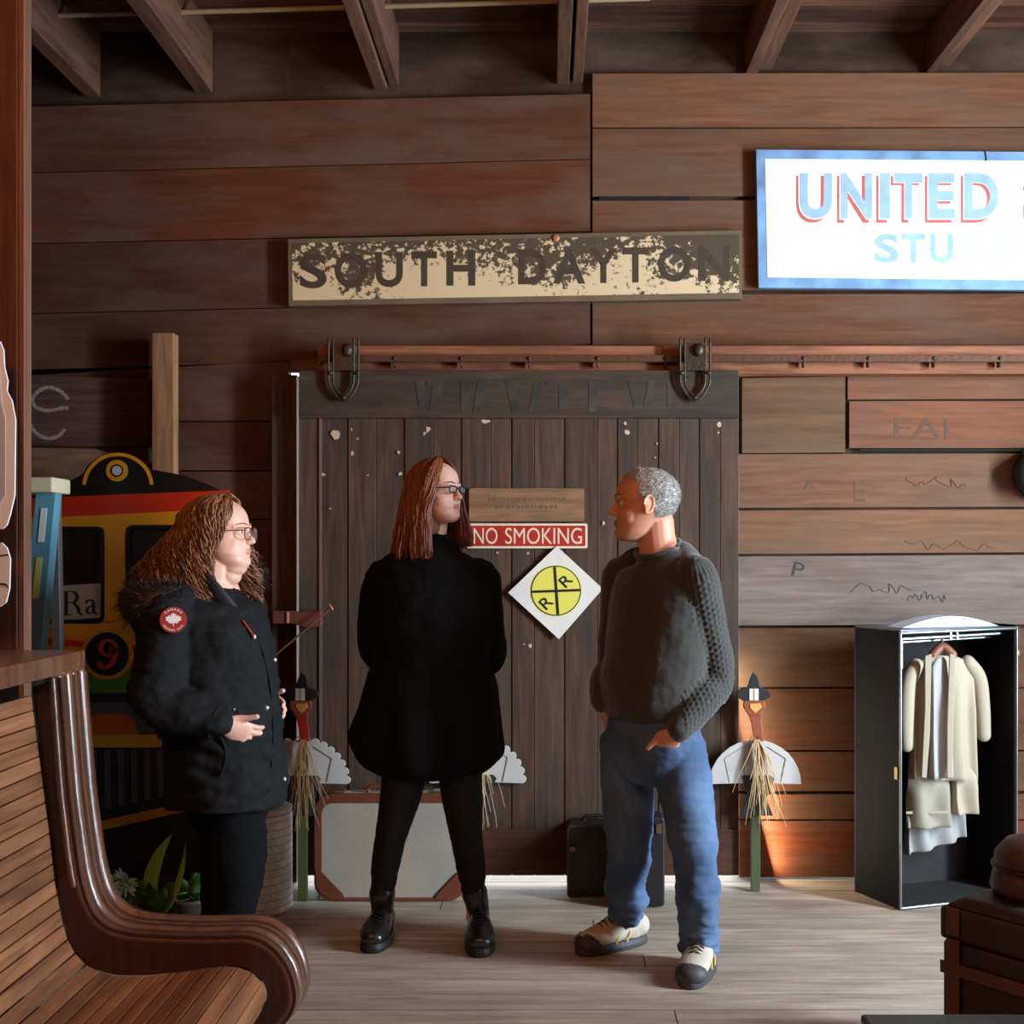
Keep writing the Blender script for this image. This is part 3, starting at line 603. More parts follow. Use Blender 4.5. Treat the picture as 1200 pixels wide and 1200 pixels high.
b = bmesh.new(); tq([(58, 861), (184, 861), (184, 866), (189, 867), (189, 876), (54, 876)], -0.009, 0.008); finish(b, 'bumper_bar', mat('bar_yellow', rgb(228, 176, 16), 0.45), tr)
b = bmesh.new()
for k in range(9): x = 60+k*15.5; tq([(x, 879), (x+7, 879), (x+8, 950-abs(k-3)*3), (x+1, 950-abs(k-3)*3)], -0.003, 0.002)
finish(b, 'grille_rib', T_gr, tr)
b = bmesh.new(); tq([(60, 958), (100, 966), (119, 962), (228, 938), (229, 948), (119, 973), (98, 977), (60, 969)], -0.006, 0.005); finish(b, 'plow_stripe', T_y, tr)

# ================================================================== STEPLADDER (blue, seen edge-on behind the post)
la = thing('stepladder', 'blue fibreglass stepladder with cream top standing behind the left post', 'ladder', P(0, 1000, 4.75))
L_b = mat('ladder_blue', rgb(94, 152, 172), 0.35, var=0.08, vscale=12); L_al = mat('ladder_alu', rgb(170, 172, 174), 0.35, 0.8); L_c = mat('ladder_cream', rgb(220, 204, 170), 0.5)
ldp = 4.75; zt = P(0, 578, ldp).z
b = bmesh.new(); a = P(-52, 560, ldp); c = P(69, 578, ldp); box(b, a.x, c.x, ldp-0.06, ldp+0.12, c.z, a.z); finish(b, 'top_cap', L_c, la, bevel=0.008)
for xa, xb in ((55, 50), (-40, -62)):
    b = bmesh.new(); top = P(xa, 578, ldp); bot = Vector((P(xb, 0, ldp).x+0.0, ldp-0.34, 0.0)); hw = 0.040
    quadbox(b, [bot+Vector((-hw, -.012, 0)), bot+Vector((hw, -.012, 0)), bot+Vector((hw, .05, 0)), bot+Vector((-hw, .05, 0)), top+Vector((-hw, -.012, 0)), top+Vector((hw, -.012, 0)), top+Vector((hw, .05, 0)), top+Vector((-hw, .05, 0))])
    r = finish(b, 'front_rail', L_b, la, bevel=0.003)
    b = bmesh.new(); bot2 = Vector((bot.x, ldp+0.20, 0)); top2 = top+Vector((0, 0.07, 0)); hw = 0.018
    quadbox(b, [bot2+Vector((-hw, -.012, 0)), bot2+Vector((hw, -.012, 0)), bot2+Vector((hw, .03, 0)), bot2+Vector((-hw, .03, 0)), top2+Vector((-hw, -.012, 0)), top2+Vector((hw, -.012, 0)), top2+Vector((hw, .03, 0)), top2+Vector((-hw, .03, 0))])
    finish(b, 'rear_rail', L_al, la, bevel=0.003)
    if xa > 0:
        def onrail(t, x0, x1):   # t: 0 top .. 1 bottom, sticker on the rail front
            p = top.lerp(bot, t); return p
        for t0, t1, mm, nm in ((0.035, 0.115, mat('sticker_white', rgb(220, 222, 222), 0.5), 'sticker'), (0.15, 0.245, mat('sticker_yellow', rgb(206, 200, 110), 0.5), 'sticker')):
            b = bmesh.new(); p0 = top.lerp(bot, t0); p1 = top.lerp(bot, t1); o_ = Vector((0, -0.0145, 0))
            quadbox(b, [p1+o_+Vector((-.012, 0, 0)), p1+o_+Vector((.012, 0, 0)), p1+o_+Vector((.012, .002, 0)), p1+o_+Vector((-.012, .002, 0)), p0+o_+Vector((-.012, 0, 0)), p0+o_+Vector((.012, 0, 0)), p0+o_+Vector((.012, .002, 0)), p0+o_+Vector((-.012, .002, 0))])
            finish(b, nm, mm, r)
for k in range(1, 6):
    z = zt-k*0.285
    t = 1-z/zt; b = bmesh.new(); yy = ldp-0.34*t; x0 = P(-40, 0, ldp).x-0.08*t; x1 = P(56, 0, ldp).x-0.035*t; box(b, x0, x1, yy-0.01, yy+0.08, z-0.025, z); finish(b, 'step', L_al, la, bevel=0.003)

# ================================================================== DEPOT BENCH (far end frame, slats running towards the viewer)
bd0, bd1 = 2.90, 3.07
be = thing('depot_bench', 'curved slatted wooden depot bench with glossy carved end, lower left', 'bench', P(150, 1200, 2.9)+Vector((0, -0.6, 0)))
B_d = wood('bench_dark', rgb(52, 28, 18), rgb(78, 44, 28), 'Z', None, rough=0.35, island=0.0, spec=0.5)
B_e = wood('bench_edge', rgb(74, 42, 26), rgb(118, 74, 48), 'Z', rgb(96, 84, 80), 0.4, rough=0.26, island=0.0, spec=0.6)
outer = [(71,794),(76,860),(82,932),(92,1008),(97,1035),(105,1060),(114,1075),(127,1086),(142,1091),(160,1094),(195,1096),(230,1097),(260,1096.5),(284,1096),(300,1099),(311,1104),(324,1114),(334,1127),(341,1140),(345,1154),(347,1170),(344,1184),(336,1198),(322,1214),(314,1235),(312,1262)]
inner = [(38,805),(44,855),(50,901),(61,985),(66,1030),(73,1074),(78,1092),(84,1108),(93,1121),(104,1131),(118,1138),(134,1142),(150,1143),(169,1143),(192,1141),(215,1138),(240,1134),(261,1131),(284,1133),(297,1139),(307,1149),(312,1160),(312,1172),(307,1184),(296,1200),(284,1262)]
O2 = [(x, y) for x, y in cr_spline(outer, 3)]; I2 = [(x, y) for x, y in cr_spline(inner, 3)]
nO = min(len(O2), len(I2)); O2 = O2[:nO]; I2 = I2[:nO]
def strip(b, A, B, d0, d1):
    """solid band between two matching polylines"""
    va = [[b.verts.new(P(x, y, bd0)*1.0+Vector((0, d-bd0, 0))) for x, y in A] for d in (d0, d1)]
    vb = [[b.verts.new(P(x, y, bd0)*1.0+Vector((0, d-bd0, 0))) for x, y in B] for d in (d0, d1)]
    for i in range(len(A)-1):
        b.faces.new((va[0][i], va[0][i+1], vb[0][i+1], vb[0][i])); b.faces.new((va[1][i+1], va[1][i], vb[1][i], vb[1][i+1]))
        b.faces.new((va[0][i+1], va[0][i], va[1][i], va[1][i+1])); b.faces.new((vb[0][i], vb[0][i+1], vb[1][i+1], vb[1][i]))
    b.faces.new((va[0][0], vb[0][0], vb[1][0], va[1][0])); b.faces.new((va[0][-1], va[1][-1], vb[1][-1], vb[0][-1]))
for dq in (0.0, -2.05):
    b = bmesh.new(); strip(b, O2, I2, bd0+dq, bd1+dq); ef = finish(b, 'end_frame', B_d, be, bevel=0.006)
    # glossy moulded edge: rounded reeds let into the outer curve
    cen_ = cr_spline(outer, 3); off_ = []
    for k in range(len(cen_)):
        x0, y0 = cen_[max(k-1, 0)]; x1, y1 = cen_[min(k+1, len(cen_)-1)]; L_ = math.hypot(x1-x0, y1-y0) or 1; off_.append((cen_[k][0]-(y1-y0)/L_*7.0, cen_[k][1]+(x1-x0)/L_*7.0))
    for k, (oy, r) in enumerate(((0.014, 0.015), (0.052, 0.020), (0.094, 0.016), (0.138, 0.022))):
        b = bmesh.new(); tube(b, [P(x, y, bd0)+Vector((0, oy+dq, 0)) for x, y in off_], r, seg=10, n=1); finish(b, 'edge_reed', B_e, ef, smooth=True)
    b = bmesh.new(); bead = [(62+(x-71)*0.93, y+2) if y < 1040 else (x, y) for x, y in outer if y < 1040]
    tube(b, [P(x, y, bd0)+Vector((0, -0.004+dq, 0)) for x, y in bead], 0.008, seg=8, n=3); finish(b, 'bead', B_e, ef, smooth=True)
b = bmesh.new(); a = P(-170, 768, bd0); c = P(69, 792, bd0); box(b, a.x, c.x, bd0-2.06, bd1, c.z, a.z); finish(b, 'cap_rail', B_e, be, bevel=0.006)
B_s = wood('bench_slat', rgb(96, 58, 38), rgb(150, 98, 66), 'Y', rgb(78, 50, 34), 0.5, rough=0.34, island=0.28, spec=0.5)
# slats follow the inner curve of the frame
path = [Vector((P(x, y, bd0).x, 0, P(x, y, bd0).z)) for x, y in cr_spline(inner[:-1], 10)]
step = 0.0
Ls = [0]
for p, q in zip(path, path[1:]): Ls.append(Ls[-1]+(q-p).length)
def at(s):
    for i in range(len(Ls)-1):
        if Ls[i+1] >= s: return path[i].lerp(path[i+1], (s-Ls[i])/max(Ls[i+1]-Ls[i], 1e-6))
    return path[-1]
s = 0.02; nsl = 0
while s+0.036 < Ls[-1]:
    p = at(s); q = at(s+0.0365); t = (q-p).normalized(); nrm = Vector((t.z, 0, -t.x))
    if nrm.z < 0 and False: nrm = -nrm
    # sitter side is up / right; push the slat slightly behind the frame edge
    up = Vector((-t.z, 0, t.x));
    if up.x < 0 and up.z < 0: up = -up
    b = bmesh.new(); o_ = p-up*0.018
    obox(b, Vector((o_.x, bd0-1.88, o_.z)), (q-p)*0.96, Vector((0, 1.875, 0)), up*0.018)
    finish(b, 'slat', B_s, be, bevel=0.0025); s += 0.0375; nsl += 1
b = bmesh.new(); a = P(-120, 800, bd0)
box(b, P(-130, 0, bd0).x, P(-10, 0, bd0).x, bd0-2.04, bd1-0.02, 0.0, P(0, 792, bd0).z); finish(b, 'back_panel', B_d, be)
b = bmesh.new(); box(b, P(-10, 0, bd0).x, P(270, 0, bd0).x, bd0-0.0, bd1-0.03, 0.0, 0.30); box(b, P(-10, 0, bd0).x, P(270, 0, bd0).x, bd0-2.03, bd0-1.9, 0.0, 0.30); finish(b, 'foot', B_d, be)
print('slats', nsl)

# ================================================================== PLANTS beside the bench
M_leaf = mat('leaf_green', rgb(118, 168, 52), 0.45, var=0.15, vscale=14, sss=0.1); M_dleaf = mat('leaf_dark', rgb(52, 92, 40), 0.5, var=0.25, vscale=20); M_frost = mat('leaf_frost', rgb(150, 186, 158), 0.5, var=0.3, vscale=60)
M_pot = mat('dark_pot', rgb(50, 38, 32), 0.7)
def blade(b, p0, p1, bend, w_, n=10, fold=0.3, twist=0.0):
    p0 = Vector(p0); p1 = Vector(p1); d = p1-p0; sd_ = Vector((d.z, 0, -d.x)).normalized(); L0 = []; C0 = []; R0 = []
    for k in range(n+1):
        t = k/n; p = p0.lerp(p1, t)+Vector(bend)*4*t*(1-t); ww = w_*math.sin(PI*min(t*0.92+0.08, 1))**0.8
        s_ = sd_*math.cos(twist*t)+Vector((0, -1, 0))*math.sin(twist*t)
        L0.append(b.verts.new(p-s_*ww)); R0.append(b.verts.new(p+s_*ww)); C0.append(b.verts.new(p+Vector((0, ww*fold, 0))))
    for k in range(n):
        b.faces.new((L0[k], C0[k], C0[k+1], L0[k+1])); b.faces.new((C0[k], R0[k], R0[k+1], C0[k+1]))
def solid(o, t=0.0012):
    md = o.modifiers.new('s', 'SOLIDIFY'); md.thickness = t; return o
pz = 4.35
def plant_root(px, label, nm='potted_plant'): 
    g = Vector((P(px, 0, pz).x, pz, 0)); r = thing(nm, label, 'plant', g)
    b = bmesh.new(); lathe(b, g, [(0.055, 0), (0.07, 0.12), (0.078, 0.13), (0.078, 0.145), (0.066, 0.145), (0.06, 0.13)], 24); finish(b, 'pot', M_pot, r, smooth=True); return r, g
r, g = plant_root(183, 'green plant with two tall pale green blade leaves behind the bench')
b = bmesh.new(); blade(b, g+Vector((-.02, 0, .12)), P(202, 977, pz), (-0.035, 0, .01), 0.028, twist=0.3); blade(b, g+Vector((-.01, .01, .12)), P(189, 993, pz), (-0.012, 0, 0), 0.014); blade(b, g+Vector((.0, 0, .12)), P(218, 985, pz), (0.02, 0, -.03), 0.015, twist=0.6); blade(b, g+Vector((-.02, .02, .12)), P(196, 1040, pz-0.03), (0.0, 0, 0), 0.02)
solid(finish(b, 'leaf', M_leaf, r, smooth=True))
b = bmesh.new(); r7 = random.Random(2)
for k in range(22): a = r7.random()*6.28; blade(b, g+Vector((0, 0, .12)), g+Vector((0.07*math.cos(a), 0.05*math.sin(a), 0.17+0.10*r7.random())), (0, 0, .02), 0.02)
solid(finish(b, 'foliage', M_dleaf, r, smooth=True))
def rosette(c, R, n, b, seed):
    rr_ = random.Random(seed)
    for k in range(n):
        a = rr_.random()*6.28; e = rr_.random()*1.3; d = Vector((math.cos(a)*math.sin(e), -math.cos(e), math.sin(a)*math.sin(e)))
        blade(b, c, c+d*R*(0.7+0.4*rr_.random()), Vector((0, -.01, 0)), R*0.13, n=5)
pz = 4.22
r, g = plant_root(137, 'plant with frosted pale green rosette flower head behind the bench corner')
b = bmesh.new(); rosette(P(147, 1033, pz), 0.062, 70, b, 4); solid(finish(b, 'flower_head', M_frost, r, smooth=True))
b = bmesh.new()
for k in range(20): a = r7.random()*6.28; blade(b, g+Vector((0, 0, .12)), g+Vector((0.06*math.cos(a), 0.06*math.sin(a), 0.15+0.14*r7.random())), (0, 0, .02), 0.022)
tube(b, [g+Vector((0, 0, .1)), P(147, 1033, pz)], 0.005, seg=6); solid(finish(b, 'foliage', M_dleaf, r, smooth=True))
pz = 4.56
r, g = plant_root(222, 'small plant with pale curled blossom spray behind the bench seat end')
b = bmesh.new(); 
for px, py in ((206, 1052), (212, 1056), (217, 1061), (220, 1066), (222, 1070)): rosette(P(px, py, pz), 0.022, 14, b, px)
solid(finish(b, 'blossom', mat('blossom_mint', rgb(150, 196, 160), 0.5, var=0.3, vscale=60), r, smooth=True))
b = bmesh.new()
for k in range(18): a = r7.random()*6.28; blade(b, g+Vector((0, 0, .12)), g+Vector((0.05*math.cos(a), 0.05*math.sin(a), 0.14+0.10*r7.random())), (0, 0, .01), 0.02)
solid(finish(b, 'foliage', M_dleaf, r, smooth=True))

# ================================================================== WHITE BASKET-WEAVE DRUM
g = Vector((P(297, 0, 4.90).x, 4.90, 0))
dr = thing('white_drum', 'white painted woven drum with round lid beside the large grey suitcase', 'drum', g)
def weave(name, c1, c2):
    m = bpy.data.materials.new(name); m.use_nodes = True; N = m.node_tree.nodes; L = m.node_tree.links; bs = N['Principled BSDF']
    tc = N.new('ShaderNodeTexCoord'); br = N.new('ShaderNodeTexBrick'); br.inputs['Scale'].default_value = 1; br.inputs['Color1'].default_value = c1; br.inputs['Color2'].default_value = c2; br.inputs['Mortar'].default_value = rgb(168, 165, 158)
    br.inputs['Mortar Size'].default_value = 0.018; br.inputs['Brick Width'].default_value = 0.8; br.inputs['Row Height'].default_value = 0.28
    mp = N.new('ShaderNodeMapping'); mp.inputs['Scale'].default_value = (20, 9, 1); L.new(tc.outputs['UV'], mp.inputs[0]); L.new(mp.outputs[0], br.inputs['Vector'])
    n = N.new('ShaderNodeTexNoise'); n.inputs['Scale'].default_value = 9; n.inputs['Detail'].default_value = 6; L.new(tc.outputs['Object'], n.inputs['Vector'])
    r = N.new('ShaderNodeMapRange'); r.inputs[1].default_value = .35; r.inputs[2].default_value = .7; r.inputs[3].default_value = 1.1; r.inputs[4].default_value = .75; L.new(n.outputs[0], r.inputs[0])
    v = N.new('ShaderNodeVectorMath'); v.operation = 'SCALE'; L.new(br.outputs['Color'], v.inputs[0]); L.new(r.outputs[0], v.inputs['Scale']); L.new(v.outputs[0], bs.inputs['Base Color'])
    bp = N.new('ShaderNodeBump'); bp.inputs['Strength'].default_value = 0.6; bp.inputs['Distance'].default_value = 0.004; bp.invert = True; L.new(br.outputs['Fac'], bp.inputs['Height']); L.new(bp.outputs[0], bs.inputs['Normal']); bs.inputs['Roughness'].default_value = .7
    return m
b = bmesh.new(); prof = [(0.150, 0.0), (0.157, 0.01), (0.157, 0.20), (0.157, 0.385), (0.154, 0.395), (0.12, 0.40)]
lathe(b, g, prof, 48); uvl = b.loops.layers.uv.new('UVMap')
for f in b.faces:
    an = [math.atan2(l.vert.co.y-g.y, l.vert.co.x-g.x) for l in f.loops]
    if max(an)-min(an) > 3: an = [a_+2*PI if a_ < 0 else a_ for a_ in an]
    for l, a_ in zip(f.loops, an): l[uvl].uv = (a_/(2*PI), l.vert.co.z)
finish(b, 'drum_body', weave('white_weave', rgb(232, 230, 224), rgb(210, 210, 204)), dr)
b = bmesh.new(); lathe(b, g+Vector((0, 0, 0.398)), [(0.152, 0), (0.156, 0.006), (0.156, 0.018), (0.145, 0.024), (0.05, 0.026)], 48); finish(b, 'rim', mat('drum_white', rgb(196, 192, 184), 0.6, var=0.15, vscale=15), dr, smooth=False)
b = bmesh.new(); lathe(b, g+Vector((-0.0, -0.01, 0.424)), [(0.112, 0), (0.116, 0.005), (0.114, 0.018), (0.08, 0.028), (0.02, 0.032)], 40); finish(b, 'lid', mat('drum_white', 0), dr)

# ================================================================== SUITCASES
M_tan = mat('case_canvas', rgb(168, 154, 140), 0.75, bump=0.25, bscale=220, var=0.05, vscale=5); M_lea = mat('case_leather', rgb(112, 56, 36), 0.5, bump=0.2, var=0.15)
M_brass = mat('old_brass', rgb(150, 120, 76), 0.35, 0.8)
sc0 = 5.0
su = thing('suitcase', 'large upright grey canvas suitcase with brown leather trim behind the middle woman', 'suitcase', P(457, 1056, sc0))
def rr3(x0, y0, x1, y1, r, d, th, name, m, p, bev=0.0):
    b = bmesh.new(); prism(b, rrect(x0, y0, x1, y1, r, 8), d, th); return finish(b, name, m, p, bevel=bev)
rr3(369, 932, 545, 1056, 20, sc0, 0.12, 'case_shell', M_tan, su, 0.01)
b = bmesh.new(); ringprism(b, rrect(368, 931, 546, 1056, 21, 8), rrect(377, 941, 538, 1052, 14, 8), sc0-0.006, 0.03); finish(b, 'leather_binding', M_lea, su, bevel=0.003)
b = bmesh.new(); ringprism(b, rrect(368, 931, 546, 1056, 21, 8), rrect(371, 934, 543, 1053, 18, 8), sc0+0.100, 0.025); finish(b, 'leather_binding', M_lea, su, bevel=0.003)
for cx, cy, sx_, sy_ in ((378, 1042, 1, -1), (536, 1042, -1, -1)):
    b = bmesh.new(); x0, y0 = (369 if sx_ > 0 else 545), 1055
    prism(b, [(x0+sx_*1, y0-34), (x0+sx_*9, y0-32), (x0+sx_*32, y0-8), (x0+sx_*36, y0-0.5), (x0+sx_*18, y0-1), (x0+sx_*7, y0-7), (x0+sx_*1, y0-18)], sc0-0.009, 0.008); finish(b, 'corner_patch', M_lea, su, bevel=0.002)
b = bmesh.new(); zc = P(0, 930, sc0).z; xa, xb = P(430, 0, sc0).x, P(490, 0, sc0).x
tube(b, [Vector((xa, sc0+.06, zc-.006)), Vector((xa+.01, sc0+.06, zc+.018)), Vector((xb-.01, sc0+.06, zc+.018)), Vector((xb, sc0+.06, zc-.006))], 0.009, seg=10); finish(b, 'handle', M_lea, su, smooth=True)
for px in (396, 512):
    b = bmesh.new(); x = P(px, 0, sc0).x; box(b, x-.02, x+.02, sc0+.03, sc0+.09, zc-.012, zc+.004); finish(b, 'latch', M_brass, su, bevel=0.002)
M_dk = mat('dark_leather', rgb(40, 32, 30), 0.5, bump=0.2, var=0.2); M_bk = mat('black_case', rgb(26, 22, 24), 0.5, bump=0.15)
su = thing('suitcase', 'dark brown suitcase, left of the two behind the standing man', 'suitcase', P(702, 1052, 5.07))
rr3(665, 968, 741, 1052, 5, 5.06, 0.2, 'case_shell', M_dk, su, 0.008)
b = bmesh.new(); ringprism(b, rrect(664.5, 967, 741.5, 1052.5, 6, 8), rrect(667, 970, 739, 1050, 5, 8), 5.055, 0.012); finish(b, 'binding', mat('case_edge', rgb(70, 58, 50), 0.5), su)
b = bmesh.new(); zc = P(0, 968, 5.06).z; xa, xb = P(685, 0, 5.06).x, P(720, 0, 5.06).x; tube(b, [Vector((xa, 5.16, zc-.006)), Vector((xa+.01, 5.16, zc+.02)), Vector((xb-.01, 5.16, zc+.02)), Vector((xb, 5.16, zc-.006))], 0.008, seg=10); finish(b, 'handle', M_bk, su, smooth=True)
for px in (671, 712): b = bmesh.new(); x = P(px, 0, 5.05).x; box(b, x-.012, x+.012, 5.045, 5.06, P(0, 998, 5.05).z, P(0, 992, 5.05).z); finish(b, 'latch', M_brass, su, bevel=0.001)
su = thing('suitcase', 'black upright suitcase seen between the legs of the standing man', 'suitcase', P(740, 1063, 4.92))
rr3(712, 958, 779, 1062.5, 4, 4.90, 0.13, 'case_shell', M_bk, su, 0.006)
b = bmesh.new(); zc = P(0, 958, 4.9).z; xa, xb = P(730, 0, 4.9).x, P(760, 0, 4.9).x; tube(b, [Vector((xa, 4.965, zc-.006)), Vector((xa+.01, 4.965, zc+.02)), Vector((xb-.01, 4.965, zc+.02)), Vector((xb, 4.965, zc-.006))], 0.008, seg=10); finish(b, 'handle', M_dk, su, smooth=True)
b = bmesh.new(); pbox(b, 769, 966, 775, 977, 4.892, 4.90); finish(b, 'latch', M_brass, su, bevel=0.001)

# ================================================================== TURKEY YARD STAKES (straw, pilgrim hats)
M_hat = mat('hat_black', rgb(28, 22, 22), 0.6); M_wing = mat('wing_white', rgb(196, 188, 182), 0.6, sss=0.15); M_rd = mat('wattle_red', rgb(176, 40, 36), 0.5, var=0.1); M_nk = mat('neck_brown', rgb(150, 74, 46), 0.5, var=0.12)
M_straw = mat('straw', rgb(200, 160, 106), 0.6, sss=0.1); M_navy = mat('body_navy', rgb(34, 34, 44), 0.6, var=0.15); M_stk = mat('stake_green', rgb(70, 78, 40), 0.6); M_bill = mat('beak_yellow', rgb(230, 160, 80), 0.5)
def turkey(cx, top, d, label, lean=0, hatdx=0, wing='plain', seed=0, scale=1.0, red_front=False, fwing=0):
    """cx/top: pixel position of hat top at depth d"""
    base = Vector((P(cx+4, 0, d).x, d, 0)); r = thing('turkey_stake', label, 'decoration', base, 'straw trimmed turkey decorations on stakes')
    s = scale; rr_ = random.Random(seed)
    def q(pts, dd, th, nm, m, bev=0.0015):
        b = bmesh.new(); prism(b, [(cx+x*s, top+y*s) for x, y in pts], d+dd, th); return finish(b, nm, m, r, bevel=bev)
    z0 = P(0, top+165*s, d).z
    b = bmesh.new(); box(b, base.x-.020, base.x+.020, d+.008, d+.026, 0, z0); finish(b, 'stake', M_stk, r, bevel=0.002)
    # wings: fan with scalloped or rounded border
    for sd_ in (-1, 1):
        pts = [(1, 80)]; n = 7
        for k in range(n+1):
            a = math.radians(78-k*78/n); rx, ry = 54, 52; pts.append((sd_*(rx*math.cos(a)), 132-ry*math.sin(a)-0))
            if wing == 'scallop' and k < n:
                for q_ in (.15, .35, .5, .65, .85):
                    a2 = math.radians(78-(k+q_)*78/n); g_ = 4.2*math.sin(PI*q_)**.6; pts.append((sd_*(rx+g_)*math.cos(a2), 132-(ry+g_)*math.sin(a2)))
        pts += [(sd_*18, 131), (1, 131)]
        w_ = q([(x+3, y) for x, y in pts], 0.004+0.0015*(sd_ > 0), 0.006, 'wing', M_wing)
        b = bmesh.new(); st = [(3+sd_*14, 88, .4), (3+sd_*36, 102, .4), (3+sd_*30, 130, .4)]; stroke(b, [(cx+x*s, top+y*s, w2) for x, y, w2 in st], 0, d+0.0025, 0.0012); finish(b, 'wing_line', mat('wing_ink', rgb(130, 124, 120), 0.7), w_)
    q([(-12, 122), (22, 122), (26, 126), (16, 148), (24, 169), (-14, 169), (-6, 146)], -0.002, 0.006, 'body', M_navy)
    q([(-3, 34), (9, 34), (12, 47), (10, 58), (12, 70), (12, 82), (2, 82), (0, 70), (-2, 58), (-6, 48)], -0.004, 0.010, 'neck', M_rd if red_front else M_nk, 0.003)
    q([(-10, 32), (14, 32), (15, 42), (8, 52), (-4, 52), (-11, 42)], -0.008, 0.012, 'head', M_nk, 0.004)
    q([(-3, 38), (9, 37), (11, 42), (3, 49), (-3, 43)], -0.011, 0.004, 'beak', M_bill)
    q([(-18+hatdx, 22), (-6+hatdx, 18), (-2+hatdx, 6), (1+hatdx, 1), (6+hatdx, 5), (9+hatdx, 18), (20+hatdx, 23), (22+hatdx, 29), (14+hatdx, 34), (-12+hatdx, 34), (-19+hatdx, 29)], -0.012, 0.010, 'hat', M_hat, 0.003)
    q([(-4, 20), (7, 20), (7, 34), (-4, 34)], -0.015, 0.003, 'eyes_patch', mat('buckle_white', rgb(220, 206, 196), 0.6))
    q([(1, 20.5), (2, 20.5), (2, 34), (1, 34)], -0.0158, 0.001, 'eye_gap', M_nk, 0)
    b = bmesh.new(); k0 = Vector(P(cx+5*s, top+80*s, d-0.012))
    for sd_ in (-1, 1):
        tube(b, [k0, k0+Vector((sd_*.022, -.004, .012)), k0+Vector((sd_*.030, -.004, 0)), k0+Vector((sd_*.016, 0, -.006)), k0], 0.0025, seg=6)
    finish(b, 'raffia_bow', mat('raffia', rgb(176, 110, 66), 0.7), r, smooth=True)
    b = bmesh.new()
    for k in range(64):
        x0 = (rr_.random()-0.5)*14; x1 = x0*1.6+(rr_.random()-0.5)*(24 if rr_.random() < .8 else 56)+(12 if wing == 'plain' else -2); L_ = 42+rr_.random()*66; p0 = P(cx+(5+x0*.5)*s, top+80*s, d-.014-rr_.random()*.012); p1 = P(cx+(5+x1)*s, top+(80+L_)*s, d-.014-rr_.random()*.04)
        pts = [p0.lerp(p1, t)+Vector((math.sin(t*(3+4*rr_.random()*0)+k*1.7)*.016*t, -.012*math.sin(t*PI), 0)) for t in [i/7 for i in range(8)]]
        strandtube(b, pts, 0.0016, 0.0009, 3)
    finish(b, 'straw_fringe', M_straw, r)
    return r
turkey(882, 787, 5.13, 'turkey decoration with black hat and straw on green stake at right edge of door', wing='plain', seed=1)
turkey(350, 787, 4.99, 'turkey decoration with red neck peeking out beside the parka, left of the grey suitcase', wing='scallop', seed=2, hatdx=2, red_front=True)
turkey(556, 786, 5.165, 'turkey decoration hidden behind the middle woman, white wing and straw showing', wing='scallop', seed=3, red_front=True)

# ================================================================== WARDROBE TRUNK
A = Vector((1.443, 4.87, 0)); ux = Vector((.545, .18, 0)); uy = Vector((-.115, .275, 0)); H_ = 1.145
wt = thing('wardrobe_trunk', 'tall open black wardrobe trunk with clothes hanging inside, at right', 'trunk', A)
M_tb = mat('trunk_black', rgb(16, 15, 17), 0.7, bump=0.2, bscale=120, var=0.15, spec=0.12); M_ti = mat('trunk_inside', rgb(30, 26, 26), 0.8, var=0.25, vscale=7); M_tm = mat('trunk_steel', rgb(150, 158, 162), 0.3, 0.85)
nx = ux.normalized(); ny = uy.normalized(); th = 0.012
b = bmesh.new(); obox(b, A, nx*th, uy, (0, 0, H_)); finish(b, 'side_panel', M_tb, wt, bevel=0.006)
b = bmesh.new(); obox(b, A+ux-nx*th, nx*th, uy, (0, 0, H_+0.01)); finish(b, 'side_panel', M_tb, wt, bevel=0.006)
b = bmesh.new(); obox(b, A+uy-ny*th, ux, ny*th, (0, 0, H_)); finish(b, 'back_panel', M_ti, wt)
b = bmesh.new(); obox(b, A+nx*th, ux-nx*th*2, uy, (0, 0, 0.014)); finish(b, 'bottom_panel', M_ti, wt)
b = bmesh.new(); obox(b, A+Vector((0, 0, H_-0.012)), ux, uy, (0, 0, 0.012)); finish(b, 'top_panel', mat('trunk_top', rgb(80, 84, 92), 0.4, 0.3), wt, bevel=0.004)
b = bmesh.new()
tube(b, [A-ny*.003+Vector((0, 0, 0.01)), A-ny*.003+Vector((0, 0, H_-.02))], 0.0055, seg=8); tube(b, [A-ny*.003+Vector((0, 0, H_-.015)), A+ux-ny*.003+Vector((0, 0, H_-.005))], 0.0065, seg=8)
tube(b, [A-ny*.003+Vector((0, 0, .008)), A+ux-ny*.003+Vector((0, 0, .008))], 0.0055, seg=8)
tube(b, [A+ux-ny*.003+Vector((0, 0, .01)), A+ux-ny*.003+Vector((0, 0, H_))], 0.004, seg=8)
finish(b, 'steel_edging', M_tm, wt, smooth=True)
b = bmesh.new()   # curved light lid lining
pts = []
for k in range(13):
    t = k/12; pts.append((0.12+t*0.84, 0.045*math.sin(PI*t)))
vf = [b.verts.new(A+ux*t+Vector((0, 0, H_+0.001+h))+uy*0.25) for t, h in pts]; vk = [b.verts.new(v.co+uy*0.35) for v in vf]
b.faces.new(vf); b.faces.new(vk[::-1])
for i in range(len(vf)): j = (i+1) % len(vf); b.faces.new((vf[i], vk[i], vk[j], vf[j]))
finish(b, 'curved_top', mat('lining_pale', rgb(196, 204, 216), 0.5), wt)
R0 = A+nx*.02+uy*.22+Vector((0, 0, H_-.045)); R1 = A+ux-nx*.02+uy*.22+Vector((0, 0, H_-.03))
b = bmesh.new(); tube(b, [R0, R1], 0.008, seg=10); tube(b, [R0+Vector((0, 0, -.02))+uy*.2, R1+Vector((0, 0, -.02))+uy*.2], 0.006, seg=10)
